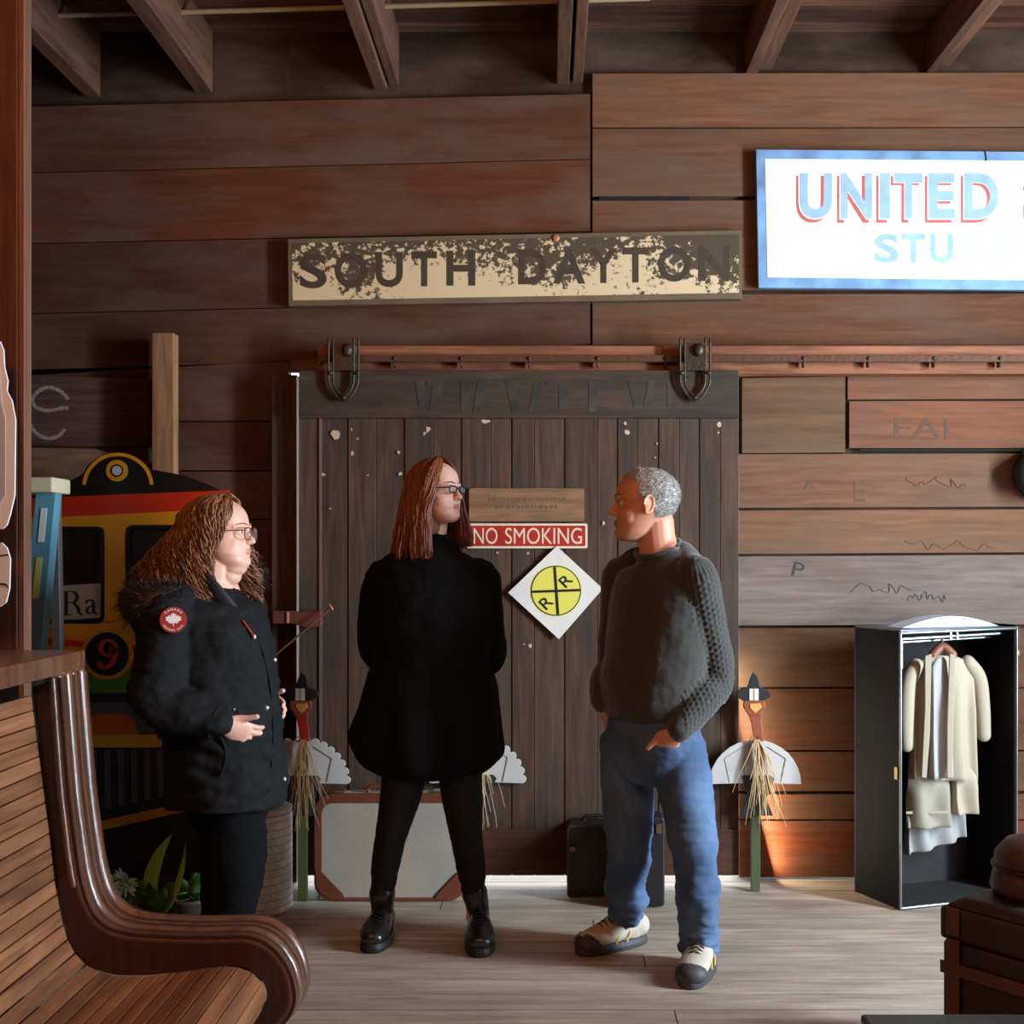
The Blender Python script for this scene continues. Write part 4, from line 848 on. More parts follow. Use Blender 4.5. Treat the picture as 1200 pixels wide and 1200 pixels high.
for t in (0.50, 0.56): c_ = R0.lerp(R1, t); obox(b, c_-ny*.012-Vector((0, 0, .014)), nx*.008, ny*.024, (0, 0, .035))
finish(b, 'hanging_rail', M_tm, wt, smooth=False)
b = bmesh.new(); obox(b, A-ny*.004+Vector((0, 0, H_-.16)), nx*.010, ny*.012, (0, 0, .12)); finish(b, 'hasp', M_brass, wt, bevel=0.001)
b = bmesh.new(); obox(b, A-nx*.004+ny*.012+Vector((0, 0, .53)), nx*.005, ny*.02, (0, 0, .05)); finish(b, 'catch', M_brass, wt, bevel=0.001)
b = bmesh.new(); obox(b, A+ux-ny*.006+Vector((0, 0, H_-.12)), nx*.01, ny*.01, (0, 0, .02)); finish(b, 'catch', M_brass, wt, bevel=0.001)
# garments: each hangs from the rail
def garment(name, label, mtl, cx, y_top, y_bot, hw_top, hw_bot, dep, waves, depth_at, group=None, amp=0.016, cat='clothing', slope=0.0, hanger=False, ph=0.0):
    """closed cloth shell hanging at rail position; px coordinates on plane depth_at"""
    r = thing(name, label, cat, P(cx, y_top, depth_at), group)
    b = bmesh.new(); nz = 26; nt = 64; rings = []
    for i in range(nz+1):
        t = i/nz; py = y_top+(y_bot-y_top)*t; hw = (hw_top+(hw_bot-hw_top)*min(1, t*1.0))
        if hanger and t < 0.10: hw = hw_top*(0.35+0.65*math.sin(t/0.10*PI/2))
        ring = []
        for k in range(nt):
            a = 2*PI*k/nt; c_ = math.cos(a); s_ = math.sin(a); am = amp*min(1, t*2.2)
            wv = am*math.sin(waves*a+ph+1.2*math.sin(t*3))
            px = cx+hw*c_; p = P(px, py+slope*c_*t, depth_at); p += Vector((0, (p.x-P(cx, 0, depth_at).x)*0.33, 0))
            p += ny*(s_*(dep*(0.5+0.5*min(1, t*4)))+wv)
            ring.append(b.verts.new(p))
        rings.append(ring)
    for r0_, r1_ in zip(rings, rings[1:]):
        for k in range(nt): b.faces.new((r0_[k], r0_[(k+1) % nt], r1_[(k+1) % nt], r1_[k]))
    b.faces.new(rings[0][::-1]); b.faces.new(rings[-1])
    return r, b
M_cr = mat('cream_cloth', rgb(160, 146, 124), 0.8, bump=0.15, bscale=200, sheen=0.2); M_wh = mat('white_cloth', rgb(150, 146, 144), 0.8, bump=0.15, bscale=200); M_gy = mat('pale_cloth', rgb(140, 131, 116), 0.8, bump=0.15, bscale=200)
gd = 5.08
r, b = garment('hanging_jacket', 'cream open jacket with sleeves hanging in the wardrobe trunk', M_cr, 1105, 768, 913, 38, 42, 0.045, 7, gd-0.05, hanger=True, slope=3)
finish(b, 'jacket_body', M_cr, r, smooth=True)
for sx_, pts in ((-1, [(1074, 780), (1064, 800), (1062, 840), (1063, 874)]), (1, [(1134, 776), (1146, 795), (1151, 830), (1153, 862)])):
    b = bmesh.new(); tube(b, [P(x, y, gd-0.06+(x-1105)*.0015) for x, y in pts], [(0.03, 0.03), (0.036, 0.034), (0.034, 0.03), (0.030, 0.026)], seg=20); finish(b, 'sleeve', M_cr, r, smooth=True)
b = bmesh.new(); prism(b, [(1084, 769), (1092, 766), (1090, 860), (1086, 912), (1080, 911), (1084, 830)], gd-0.172, 0.010); prism(b, [(1113, 766), (1120, 768), (1118, 830), (1116, 912), (1110, 912), (1110, 850)], gd-0.172, 0.010); finish(b, 'lapel', M_cr, r, bevel=0.003)
b = bmesh.new(); tube(b, [P(1093, 768, gd-0.06), P(1104, 758, gd-0.05), P(1116, 767, gd-0.06)], 0.02, seg=10); tube(b, [P(1104, 757, gd-0.05), P(1104, 745, gd-0.05)], 0.006, seg=8); finish(b, 'wooden_hanger', mat('hanger_wood', rgb(124, 74, 50), 0.5), r, smooth=True)
r, b = garment('hanging_blouse', 'plain white blouse hanging under the open cream jacket in the trunk', M_wh, 1102, 770, 912, 12, 14, 0.018, 3, gd-0.140, hanger=True)
finish(b, 'blouse_body', M_wh, r, smooth=True)
r, b = garment('hanging_skirt', 'pale skirt with wide hem below the jacket, front left of the trunk', M_gy, 1088, 905, 969, 26, 27, 0.03, 4, gd-0.06, slope=1); finish(b, 'skirt_body', M_gy, r, smooth=True)
b = bmesh.new(); prism(b, [(1062, 951), (1114, 950), (1114, 953), (1062, 954)], gd-0.100, 0.002); finish(b, 'hem_seam', mat('cream_cloth', 0), r)
r, b = garment('hanging_skirt', 'cream skirt showing at the right of the pale skirt in the trunk', M_cr, 1130, 900, 953, 15, 15, 0.03, 3, gd-0.02); finish(b, 'skirt_body', M_cr, r, smooth=True)
r, b = garment('hanging_petticoat', 'longest and lowest white petticoat hanging in the trunk', M_wh, 1096, 940, 990, 37, 38, 0.03, 7, gd+0.03, slope=-8); finish(b, 'petticoat_body', M_wh, r, smooth=True)

# ================================================================== FOREGROUND CHEST, BAG, FLAT CASE, HAT
Ca = Vector((P(1104, 0, 3.3).x, 3.3, 0)); d1 = Vector((.62, -.785, 0)); d2 = Vector((.785, .62, 0)); Hc = 0.50
ch = thing('storage_chest', 'large dark brown leather chest in the lower right foreground', 'chest', Ca)
M_ch = mat('chest_leather', rgb(44, 26, 16), 0.5, bump=0.35, bscale=25, var=0.35, vscale=6); M_ch2 = mat('chest_strap', rgb(92, 54, 28), 0.45, bump=0.2, var=0.3)
b = bmesh.new(); obox(b, Ca, d1*0.85, d2*0.46, (0, 0, Hc-0.11)); finish(b, 'chest_body', M_ch, ch, bevel=0.012)
b = bmesh.new(); obox(b, Ca-d1*.006-d2*.006+Vector((0, 0, Hc-0.108)), d1*0.862, d2*0.472, (0, 0, 0.09))
top_ = [Ca+Vector((0, 0, Hc-.018)), Ca+d1*.85+Vector((0, 0, Hc-.018)), Ca+d1*.85+d2*.46+Vector((0, 0, Hc-.018)), Ca+d2*.46+Vector((0, 0, Hc-.018))]
cc = (top_[0]+top_[2])/2
quadbox(b, top_+[v.lerp(cc+Vector((0, 0, 0)), 0.12)+Vector((0, 0, .03)) for v in top_]); finish(b, 'lid', M_ch, ch, bevel=0.012)
b = bmesh.new()
for t in (0.02, 0.42, 0.80): obox(b, Ca+d1*t-d2*.012, d1*.04, d2*.006, (0, 0, Hc-.10)); obox(b, Ca+d1*t-d2*.013+Vector((0, 0, Hc-.09)), d1*.04, d2*.006, (0, 0, .075))
obox(b, Ca+Vector((0, 0, Hc-.20))-d2*.011, d1*.85, d2*.005, (0, 0, .035)); obox(b, Ca+Vector((0, 0, .02))-d2*.011, d1*.85, d2*.005, (0, 0, .035))
finish(b, 'strap', M_ch2, ch, bevel=0.002)
b = bmesh.new(); obox(b, Ca+d1*.27-d2*.02+Vector((0, 0, Hc-.17)), d1*.07, d2*.02, (0, 0, .09)); ell(b, Ca+d1*.305-d2*.022+Vector((0, 0, Hc-.12)), (.014, .014, .02)); finish(b, 'lock_plate', M_brass, ch, bevel=0.002)
bc = Ca+d1*.20+d2*.24+Vector((0, 0, Hc+.014)); bc.x = P(1221, 0, bc.y).x
bg_ = thing('leather_bag', 'rounded dark brown leather bag sitting on top of the foreground chest', 'bag', bc)
b = bmesh.new(); lathe(b, bc, [(0.125, 0.0), (0.135, 0.02), (0.128, 0.06), (0.118, 0.075), (0.126, 0.085), (0.122, 0.115), (0.095, 0.145), (0.05, 0.162), (0.01, 0.165)], 36); wrinkle(b, 0.006, 12); finish(b, 'bag_body', mat('bag_leather', rgb(78, 48, 36), 0.5, bump=0.25, var=0.25, vscale=9), bg_, smooth=True)
b = bmesh.new(); tube(b, [bc+Vector((0.128*math.cos(a), 0.128*math.sin(a), 0.078)) for a in [k*2*PI/24 for k in range(25)]], 0.006, seg=8, caps=False, n=1); finish(b, 'piping', M_ch, bg_, smooth=True)
fc = thing('flat_case', 'low dark flat-topped case at the very bottom right corner', 'case', (1.0, 2.75, 0))
b = bmesh.new(); box(b, P(1011, 0, 2.9).x, 1.20, 2.35, 2.90, 0.012, 0.31); finish(b, 'case_body', mat('flat_case_green', rgb(50, 48, 42), 0.45, bump=0.15), fc, bevel=0.02)
b = bmesh.new(); box(b, P(1010, 0, 2.9).x-.003, 1.203, 2.345, 2.905, 0.311, 0.335); finish(b, 'case_lid', mat('flat_case_green', 0), fc, bevel=0.008)
for y_ in (2.45, 2.8): b = bmesh.new(); box(b, P(1011, 0, 2.9).x+.03, 1.17, y_-.02, y_+.02, 0, 0.014); finish(b, 'runner', M_bk, fc)
ht = thing('hanging_hat', 'dark round hat hanging on the board wall at right frame edge', 'hat', P(1215, 555, 5.2))
b = bmesh.new(); ell(b, P(1216, 555, 5.25), (0.10, 0.055, 0.105), seg=28, rings=16); finish(b, 'crown', mat('felt_black', rgb(22, 18, 16), 0.9), ht, smooth=True)
b = bmesh.new(); ell(b, P(1216, 555, 5.30), (0.115, 0.012, 0.12), seg=28, rings=10); finish(b, 'brim', mat('felt_black', 0), ht, smooth=True)
# ================================================================== PEOPLE
def skin(name, c): return mat(name, c, 0.48, sss=0.25, bump=0.06, bscale=260, var=0.05, vscale=12)
HS = [  # z, front, back, halfwidth (head units, chin = 0, crown = 1)
 (-0.03,.30,.02,.10),(0.0,.365,-.03,.15),(0.05,.395,-.10,.20),(.10,.40,-.14,.235),(.16,.382,-.18,.26),(.22,.392,-.23,.28),(.28,.388,-.30,.295),(.35,.375,-.37,.315),
 (.42,.362,-.42,.33),(.50,.345,-.455,.338),(.56,.375,-.475,.340),(.62,.385,-.482,.342),(.70,.380,-.475,.338),(.78,.352,-.445,.32),(.85,.305,-.39,.285),(.91,.235,-.31,.235),(.96,.15,-.20,.165),(.99,.06,-.09,.08)]
def head_rings(grow=0.0, nth=48, plump=0.0):
    rows = cr_spline(HS, 3); out = []
    for z, f, k, w_ in rows:
        cx = (f+k)/2; a = (f-k)/2; w_ = w_*(1+plump*max(0, 1-abs(z-.2)/.3)); g = grow
        zz = z+grow*max(0, (z-.6))*2.2*0.5; ring = []
        for i in range(nth):
            t = 2*PI*i/nth; c = math.cos(t); s = math.sin(t)
            e = 0.86 if c > 0 else 1.0
            x = cx+(a+g)*math.copysign(abs(c)**e, c); y = (w_+g)*math.copysign(abs(s)**0.92, s)
            ring.append(Vector((x, y, zz)))
        out.append(ring)
    return out
def headM(origin, fwd, H, tilt=0.0):
    f = Vector(fwd).normalized(); z = Vector((0, 0, 1)); l = z.cross(f).normalized()
    M = Matrix((( f.x*H, l.x*H, 0, origin.x), (f.y*H, l.y*H, 0, origin.y), (0, 0, H, origin.z), (0, 0, 0, 1)))
    if tilt: M = M @ Matrix.Translation((0, 0, .3)) @ Matrix.Rotation(tilt, 4, 'Y') @ Matrix.Translation((0, 0, -.3))
    return M
def add_head(b, M, plump=0.0, nose=1.0, smile=0.0):
    rings = head_rings(0, 48, plump); vr = [[b.verts.new(M @ v) for v in r] for r in rings]
    for r0, r1 in zip(vr, vr[1:]):
        for k in range(48): b.faces.new((r0[k], r0[(k+1) % 48], r1[(k+1) % 48], r1[k]))
    b.faces.new(vr[0][::-1]); b.faces.new(vr[-1])
    def T(pts, rad, **kw): tube(b, [M @ Vector(p) for p in pts], [tuple(q*Hs for q in (r if isinstance(r, tuple) else (r, r))) for r in rad], **kw)
    Hs = M.to_scale().x
    def E(c, r, seg=16): 
        m = M @ Matrix.Translation(c) @ Matrix.Diagonal((r[0], r[1], r[2], 1)); bmesh.ops.create_uvsphere(b, u_segments=seg, v_segments=10, radius=1, matrix=m)
    # nose: bridge, tip, wings
    T([(.335, 0, .58), (.375, 0, .50), (.41+.03*nose, 0, .42), (.445+.02*nose, 0, .375)], [.030, .033, .044, .048], seg=14)
    E((.452+.02*nose, 0, .372), (.045, .045, .040)); E((.405, .045, .355), (.042, .030, .032)); E((.405, -.045, .355), (.042, .030, .032))
    # lips, chin, cheeks, brow
    T([(.345, -.095, .236+smile), (.392, -.05, .243), (.408, 0, .240), (.392, .05, .243), (.345, .095, .236+smile)], [.012, .020, .023, .020, .012], seg=10)
    T([(.345, -.09, .226+smile), (.385, -.045, .210), (.400, 0, .205), (.385, .045, .210), (.345, .09, .226+smile)], [.010, .022, .026, .022, .010], seg=10)
    E((.365, 0, .085), (.055, .085, .065)); 
    E((.20, .17, .32), (.145, .135, .16)); E((.20, -.17, .32), (.145, .135, .16))
    T([(.27, -.25, .575), (.355, -.15, .592), (.385, -.05, .575), (.385, .05, .575), (.355, .15, .592), (.27, .25, .575)], [.02, .034, .034, .034, .034, .02], seg=10)
    # eyelids
    for s in (-1, 1):
        T([(.285, s*.205, .500), (.345, s*.165, .535), (.368, s*.125, .543), (.362, s*.085, .522)], [.010, .016, .016, .010], seg=8)
        T([(.285, s*.205, .490), (.340, s*.165, .468), (.362, s*.125, .463), (.358, s*.085, .490)], [.009, .013, .013, .009], seg=8)
        # ear: flat shell, rim and lobe
        ME = M @ Matrix.Translation((-.03, s*.345, .475)) @ Matrix.Rotation(s*0.35, 4, 'Z') @ Matrix.Rotation(-0.15, 4, 'Y')
        bmesh.ops.create_uvsphere(b, u_segments=16, v_segments=10, radius=1, matrix=ME @ Matrix.Diagonal((.065, .020, .115, 1)))
        rim = []
        for k in range(15):
            a = math.radians(-110+k*290/14); rim.append(ME @ Vector((-.072*math.cos(a)*1.0+0.0, s*.022, .125*math.sin(a))))
        tube(b, rim, [.016*Hs]*15, seg=8, n=2)
        bmesh.ops.create_uvsphere(b, u_segments=12, v_segments=8, radius=1, matrix=ME @ Matrix.Translation((.02, s*.008, -.115)) @ Matrix.Diagonal((.032, .018, .035, 1)))
def add_hand(b, W, d, n, tdir=None, tside=1, curl=0.4, L=0.185, width=0.042):
    """W wrist, d hand direction, n back-of-hand normal, tside sign of the thumb's side along d x n"""
    d = Vector(d).normalized(); n = Vector(n); n = (n-d*n.dot(d)).normalized(); s = d.cross(n)*tside
    tube(b, [W-d*.02, W+d*.02, W+d*.055, W+d*.095], [(.026, .021), (.033, .020), (width, .018), (width*.96, .015)], side=s, seg=16, n=3)
    for k, (off, ln, r) in enumerate(((.031, .072, .0092), (.0105, .080, .0095), (-.0105, .075, .0092), (-.031, .058, .0082))):
        p = W+d*(.085 if k else .082)+s*off; pts = [p, ]; dirv = d.copy(); a = curl*0.6
        for seg_, fr in enumerate((0.45, 0.32, 0.23)):
            dirv = (d*math.cos(a)-n*math.sin(a)).normalized(); pts.append(pts[-1]+dirv*ln*fr*1.1); a += curl
        tube(b, pts, [r*1.06, r, r*.95, r*.82], seg=12, n=3)
    td_ = Vector(tdir).normalized() if tdir is not None else (d*.65+s*.75-n*.15).normalized()
    p0 = W+d*.025+s*.020; p1 = W+d*.048+s*.036-n*.004
    p2 = p1+(td_*.85+d*.15).normalized()*.034; p3 = p2+td_*.032
    tube(b, [p0, p1, p2, p3], [.016, .0145, .0112, .0095], seg=12, n=3)
def make_body(root, b, M, mskin, mlip, voxel=0.0036):
    b = to_mesh_remesh(b, voxel, 4, 0.5); Mi = M.inverted()
    for f in b.faces:
        c = Mi @ f.calc_center_median(); f.smooth = True
        if c.x > .36 and abs(c.y) < .085 and .188 < c.z < .262 and c.x < .46: f.material_index = 1
    return finish(b, 'body', [mskin, mlip], root, smooth=True)
def add_eyes(root, body, M, iris, look=(1, 0, 0)):
    for s in (-1, 1):
        b = bmesh.new(); c = Vector((.308, s*.135, .502)); r = .050
        bmesh.ops.create_uvsphere(b, u_segments=20, v_segments=14, radius=1, matrix=M @ Matrix.Translation(c) @ Matrix.Diagonal((r, r, r, 1)))
        nf = len(b.faces)
        lk = Vector(look).normalized(); Mi = M.inverted()
        for f in b.faces:
            v = (Mi @ f.calc_center_median()-c).normalized(); dt = v.dot(lk)
            f.material_index = 2 if dt > .975 else (1 if dt > .87 else 0)
        o = finish(b, 'eye', [mat('eye_white', rgb(222, 214, 208), 0.2), iris, mat('pupil', rgb(10, 8, 8), 0.1)], None, smooth=True)
        par(o, root)
def brows(root, M, m, th=0.013):
    Hs = M.to_scale().x; b = bmesh.new()
    for s in (-1, 1): tube(b, [M @ Vector(p) for p in ((.405, s*.055, .600), (.388, s*.13, .625), (.315, s*.225, .608))], [th*Hs, th*1.1*Hs, th*.5*Hs], seg=8)
    finish(b, 'eyebrows', m, root, smooth=True)
def glasses(root, M, mf, w_=.105, h=.062, xf=.44, z=.495, thick=.0085):
    b = bmesh.new(); Hs = M.to_scale().x
    for s in (-1, 1):
        rim = []
        for k in range(21):
            a = 2*PI*k/20; x = math.copysign(abs(math.cos(a))**.75, math.cos(a))*w_; zz = math.copysign(abs(math.sin(a))**.75, math.sin(a))*h
            yy = s*(.145)+x; rim.append(M @ Vector((xf-.18*abs(yy)**1.6, yy, z+zz)))
        tube(b, rim, [thick*Hs]*21, seg=8, n=1, caps=False)
        tube(b, [M @ Vector(p) for p in ((xf-.18*.25**1.6, s*.25, z+h*.55), (.24, s*.345, z+h*.5), (-.02, s*.372, z+h*.35), (-.06, s*.37, z-.02))], [thick*Hs*.95]*4, seg=8)
    tube(b, [M @ Vector(p) for p in ((xf, -.042, z+.012), (xf+.02, 0, z+.022), (xf, .042, z+.012))], [thick*Hs]*3, seg=8)
    g = finish(b, 'glasses', mf, root, smooth=True)
    for s in (-1, 1):
        b = bmesh.new(); vs = []
        for k in range(20):
            a = 2*PI*k/20; x = math.copysign(abs(math.cos(a))**.75, math.cos(a))*w_*.96; zz = math.copysign(abs(math.sin(a))**.75, math.sin(a))*h*.96; yy = s*.145+x
            vs.append(b.verts.new(M @ Vector((xf-.18*abs(yy)**1.6, yy, z+zz))))
        b.faces.new(vs); o = finish(b, 'lens', mat('lens', (1, 1, 1, 1), 0.03, alpha=0.14), None); par(o, root)
def shell(b, name, m, root, voxel=0.007, smooth=6, wr=None):
    b = to_mesh_remesh(b, voxel, smooth, 0.5)
    if wr:
        for a in wr: wrinkle(b, *a[0], **a[1])
    return finish(b, name, m, root, smooth=True)
def hair_strands(b, M, N, phis, drop, rad_bottom, wav=0.0, r0=.0032, curl=0.0, seed=1, zeq=.58, lift=.0, part=(0.05, 0), jitter=.06, npt=16, inward=0.0, seg=4, sweep=0.0):
    """strands from the part line over the skull, then hanging; phis = callable -> angle, drop/rad_bottom callables of phi in head units"""
    rr_ = random.Random(seed); Hs = M.to_scale().x
    for i in range(N):
        ph = phis(rr_); c, s = math.cos(ph), math.sin(ph)
        a_ = .40 if c > 0 else .49; w_ = .385
        R = (a_*w_)/math.sqrt((w_*c)**2+(a_*s)**2)
        lay = rr_.random(); R = R*(0.97+0.10*lay)+lift*lay; start = rr_.random()*0.75; pts = []
        z_end = drop(ph)+jitter*(rr_.random()-.5)*2; rb = rad_bottom(ph)*(0.72+0.34*lay); ph0 = rr_.random()*6.28; cf = curl*(0.6+0.8*rr_.random()); turns = 3.0+rr_.random()*2.5; dph = (rr_.random()-.5)*.22
        for k in range(npt):
            t = start*0.5+(1-start*0.5)*k/(npt-1)
            if t < 0.42:
                u = t/0.42*PI/2; rad = R*math.sin(u); z = zeq+(1.035-zeq+.03*lay)*math.cos(u)
                off = Vector((part[0], part[1], 0))*(1-math.sin(u))
            else:
                u = (t-.42)/.58; rad = R+(rb-R)*(u**0.9); z = zeq+(z_end-zeq)*u; off = Vector((0, 0, 0)); rad -= inward*max(0, u-.75)*R
            pa = ph+dph*t-math.copysign(1, ph)*sweep*max(0.0, 1-t/.62)**.8*(0.4+.6*lay); p = Vector((math.cos(pa)*rad-.045, math.sin(pa)*rad, z))+off
            if curl or wav:
                am = (wav+cf)*min(1, t*1.8)
                p += Vector((math.cos(ph0+turns*t*6.28)*am, math.sin(ph0+turns*t*6.28)*am, math.sin(ph0*1.7+turns*t*6.28)*am*.5))
            pts.append(M @ p)
        strandtube(b, pts, r0, r0*.45, seg)
def hair_mat(name, dark, light, rough=0.42):
    m = bpy.data.materials.new(name); m.use_nodes = True; N = m.node_tree.nodes; L = m.node_tree.links; bs = N['Principled BSDF']
    g = N.new('ShaderNodeNewGeometry'); cr = N.new('ShaderNodeValToRGB'); cr.color_ramp.elements[0].color = dark; cr.color_ramp.elements[1].color = light
    L.new(g.outputs['Random Per Island'], cr.inputs[0]); L.new(cr.outputs[0], bs.inputs['Base Color']); bs.inputs['Roughness'].default_value = rough
    return m
def boot(root, heel, toe, top, name='boot', mu=None, ms=None, w_=0.045, shaft_r=0.055, hgt=None, heel_h=0.03, laces=None, panels=None):
    """shoe with sole, upper and laces; heel/toe are ground points, top the ankle opening"""
    heel = Vector(heel); toe = Vector(toe); f = (toe-heel).normalized(); s = Vector((0, 0, 1)).cross(f); Ln = (toe-heel).length; up = Vector((0, 0, 1)); sh = 0.024
    b = bmesh.new()
    def pt(t, z): return heel+f*(Ln*t)+up*z
    tube(b, [pt(.10, sh+.045), pt(.30, sh+.044), pt(.52, sh+.040), pt(.72, sh+.032), pt(.90, sh+.026)], [(w_*.84, .045), (w_*.85, .048), (w_*.98, .046), (w_*1.08, .036), (w_*.84, .028)], side=s, seg=20, n=4)
    a = Vector(top); tube(b, [pt(.22, sh+.03), pt(.22, sh+.07).lerp(a, .25), a], [(shaft_r*.85, shaft_r*1.05), (shaft_r*.85, shaft_r*1.05), (shaft_r, shaft_r)], side=s, seg=20, n=4)
    tube(b, [pt(.28, sh+.075), pt(.45, sh+.072), pt(.62, sh+.056)], [(.024, .02), (.024, .02), (.02, .014)], side=s, seg=12)
    up_o = to_mesh_remesh(b, 0.005, 4); 
    for v in up_o.verts:
        if v.co.z < sh*.8: v.co.z = sh*.8
    o = finish(up_o, name, mu, root, smooth=True)
    b = bmesh.new(); n = 40; rows_ = []
    for z, g in ((0.0, -.002), (0.006, .003), (sh*.75, .004), (sh+.010, -.001)):
        ring = []
        for k in range(n):
            t = 2*PI*k/n; c = math.cos(t); s_ = math.sin(t); L2 = Ln/2+g; x = c*L2; wd = w_*(1.0+.10*c)*(1 if abs(c) < .9 else 1)+g
            ring.append(b.verts.new(heel+f*(Ln/2+math.copysign(abs(c)**.8, c)*L2)+s*(wd*math.copysign(abs(s_)**.8, s_))+up*z))
        rows_.append(ring)
    for r0_, r1_ in zip(rows_, rows_[1:]):
        for k in range(n): b.faces.new((r0_[k], r0_[(k+1) % n], r1_[(k+1) % n], r1_[k]))
    b.faces.new(rows_[0][::-1]); b.faces.new(rows_[-1]); so = finish(b, 'sole', ms, None, smooth=False, bevel=.002); so.parent = o; so.matrix_parent_inverse = Matrix()
    b = bmesh.new()
    for k in range(6):
        t = .38+k*.060; z = sh+.112-k*.0075
        tube(b, [pt(t, z)-s*.024-up*.010, pt(t+.01, z+.004), pt(t, z)+s*.024-up*.010], [.0028]*3, seg=6, n=3)
    tube(b, [pt(.34, sh+.10), pt(.36, sh+.118)+s*.018, pt(.40, sh+.10)+s*.03, pt(.36, sh+.095)+s*.005], [.0022]*4, seg=6, n=3); tube(b, [pt(.34, sh+.10), pt(.36, sh+.118)-s*.018, pt(.40, sh+.10)-s*.03, pt(.36, sh+.095)], [.0022]*4, seg=6, n=3)
    lo = finish(b, 'laces', laces, None, smooth=True); lo.parent = o; lo.matrix_parent_inverse = Matrix()
    return o

# ------------------------------------------------------------------ standing man (right)
md_ = 4.23
def Q(px, py, dd=0.0, base=md_):
    """point from measured position on the person's own depth plane, stepped dd metres back"""
    p = P(px, py, base); return Vector((p.x, p.y+dd, p.z))
g0 = Vector((Q(770, 0).x, md_+0.05, 0))
man = thing('person', 'man in dark cable-knit sweater and blue jeans, hands in pockets, facing left', 'person', g0)
SK_m = skin('skin_man', rgb(206, 142, 112)); LP_m = mat('lip_man', rgb(176, 104, 84), 0.5, sss=0.2)
MH = headM(Q(755, 632), (-1, 0.02, 0), 0.254, 0.0)
tl_ = Vector((.68, -.73, 0)); tf_ = Vector((-.73, -.68, 0))     # his left / his forward
b = bmesh.new(); add_head(b, MH, plump=.05, nose=.6)
tube(b, [Q(768, 612, .0), Q(770, 632, .0), Q(774, 655, .0)], [(.066, .062), (.066, .060), (.078, .068)], seg=20)
tube(b, [Q(776, 650), Q(775, 690), Q(772, 760), Q(768, 815), Q(766, 850)], [(.09, .06), (.15, .09), (.15, .10), (.14, .10), (.12, .08)], side=tl_, seg=24)
S_l, E_l, W_l = Q(812, 676, -.13), Q(837, 790, -.07), Q(787, 848, -.185)
S_r, E_r, W_r = Q(731, 676, .14), Q(722, 780, .17), Q(707, 826, .04)
for S_, E_, W_ in ((S_l, E_l, W_l), (S_r, E_r, W_r)): tube(b, [S_, S_.lerp(E_, .5), E_, E_.lerp(W_, .5), W_], [.050, .045, .038, .034, .026], seg=16)
add_hand(b, W_l, Q(764, 880, -.125)-W_l, (0.25, -1, 0.15), tdir=(Q(762, 876, -.16)-W_l), tside=1, curl=.35)
add_hand(b, W_r, Q(718, 860, .05)-W_r, (-1, -.5, 0.1), tside=-1, curl=.35)
HL, KL, AL = Q(792, 872, -.05), Q(808, 985, -.13), Q(820, 1092, -.05)
HR, KR, AR = Q(738, 872, .08), Q(738, 985, .06), Q(736, 1078, .17)
for a_, k_, n_ in ((HL, KL, AL), (HR, KR, AR)): tube(b, [a_, a_.lerp(k_, .5), k_, k_.lerp(n_, .5), n_, n_-Vector((0, 0, .05))], [.078, .072, .056, .050, .038, .036], seg=16)
bo = make_body(man, b, MH, SK_m, LP_m)
add_eyes(man, bo, MH, mat('iris_brown', rgb(70, 48, 32), 0.2)); brows(man, MH, mat('brow_grey', rgb(96, 72, 58), 0.8), .010)
# short grey hair: cropped cap plus stubble
def mask_man(v):
    x, z = v.x, v.z
    if x > .10: return z > .80+.35*(x-.10)*(1 if abs(v.y) < .2 else 1.4)-.0 and x < .30
    if x > -.02: return z > .60-(.10-x)*.6
    if x > -.12: return z > .56
    return z > .30+max(0, (-.30-x))*.1
b = bmesh.new(); rings = head_rings(.010, 72); VR = [[b.verts.new(v) for v in r] for r in rings]
for r0_, r1_ in zip(VR, VR[1:]):
    for k in range(72):
        q = (r0_[k], r0_[(k+1) % 72], r1_[(k+1) % 72], r1_[k])
        if mask_man(sum((v.co for v in q), Vector())/4): b.faces.new(q)
tp = VR[-1]; b.faces.new(tp)
for v in [v for v in b.verts if not v.link_faces]: b.verts.remove(v)
for v in b.verts: v.co += (v.co-Vector((-.05, 0, .5))).normalized()*.008*noise.noise(v.co*16)
rs = random.Random(4); stub = []
b.normal_update(); fl = list(b.faces); wts = [f.calc_area() for f in fl]
base_pts = [(f.calc_center_median().copy(), f.normal.copy(), [v.co.copy() for v in f.verts[:3]]) for f in rs.choices(fl, wts, k=7500)]
cen = Vector((-.05, 0, .5))
for c_, n_, tri in base_pts:
    u, v_ = rs.random(), rs.random(); p = tri[0]+(tri[1]-tri[0])*u+(tri[2]-tri[1])*v_*u; nn = (p-cen).normalized()
    d = (nn*.5+Vector((-.35, 0, -.55))+Vector((rs.random()-.5, rs.random()-.5, rs.random()-.5))*.9).normalized(); L_ = .018+.020*rs.random(); s_ = d.orthogonal().normalized()*.0042; s2 = d.cross(s_)
    vs = [b.verts.new(p+s_), b.verts.new(p-s_*.5+s2*.8), b.verts.new(p-s_*.5-s2*.8), b.verts.new(p+d*L_)]
    b.faces.new((vs[0], vs[1], vs[3])); b.faces.new((vs[1], vs[2], vs[3])); b.faces.new((vs[2], vs[0], vs[3]))
for v in b.verts: v.co = MH @ v.co
finish(b, 'hair', hair_mat('hair_grey', rgb(104, 92, 82), rgb(206, 202, 198), .6), man)
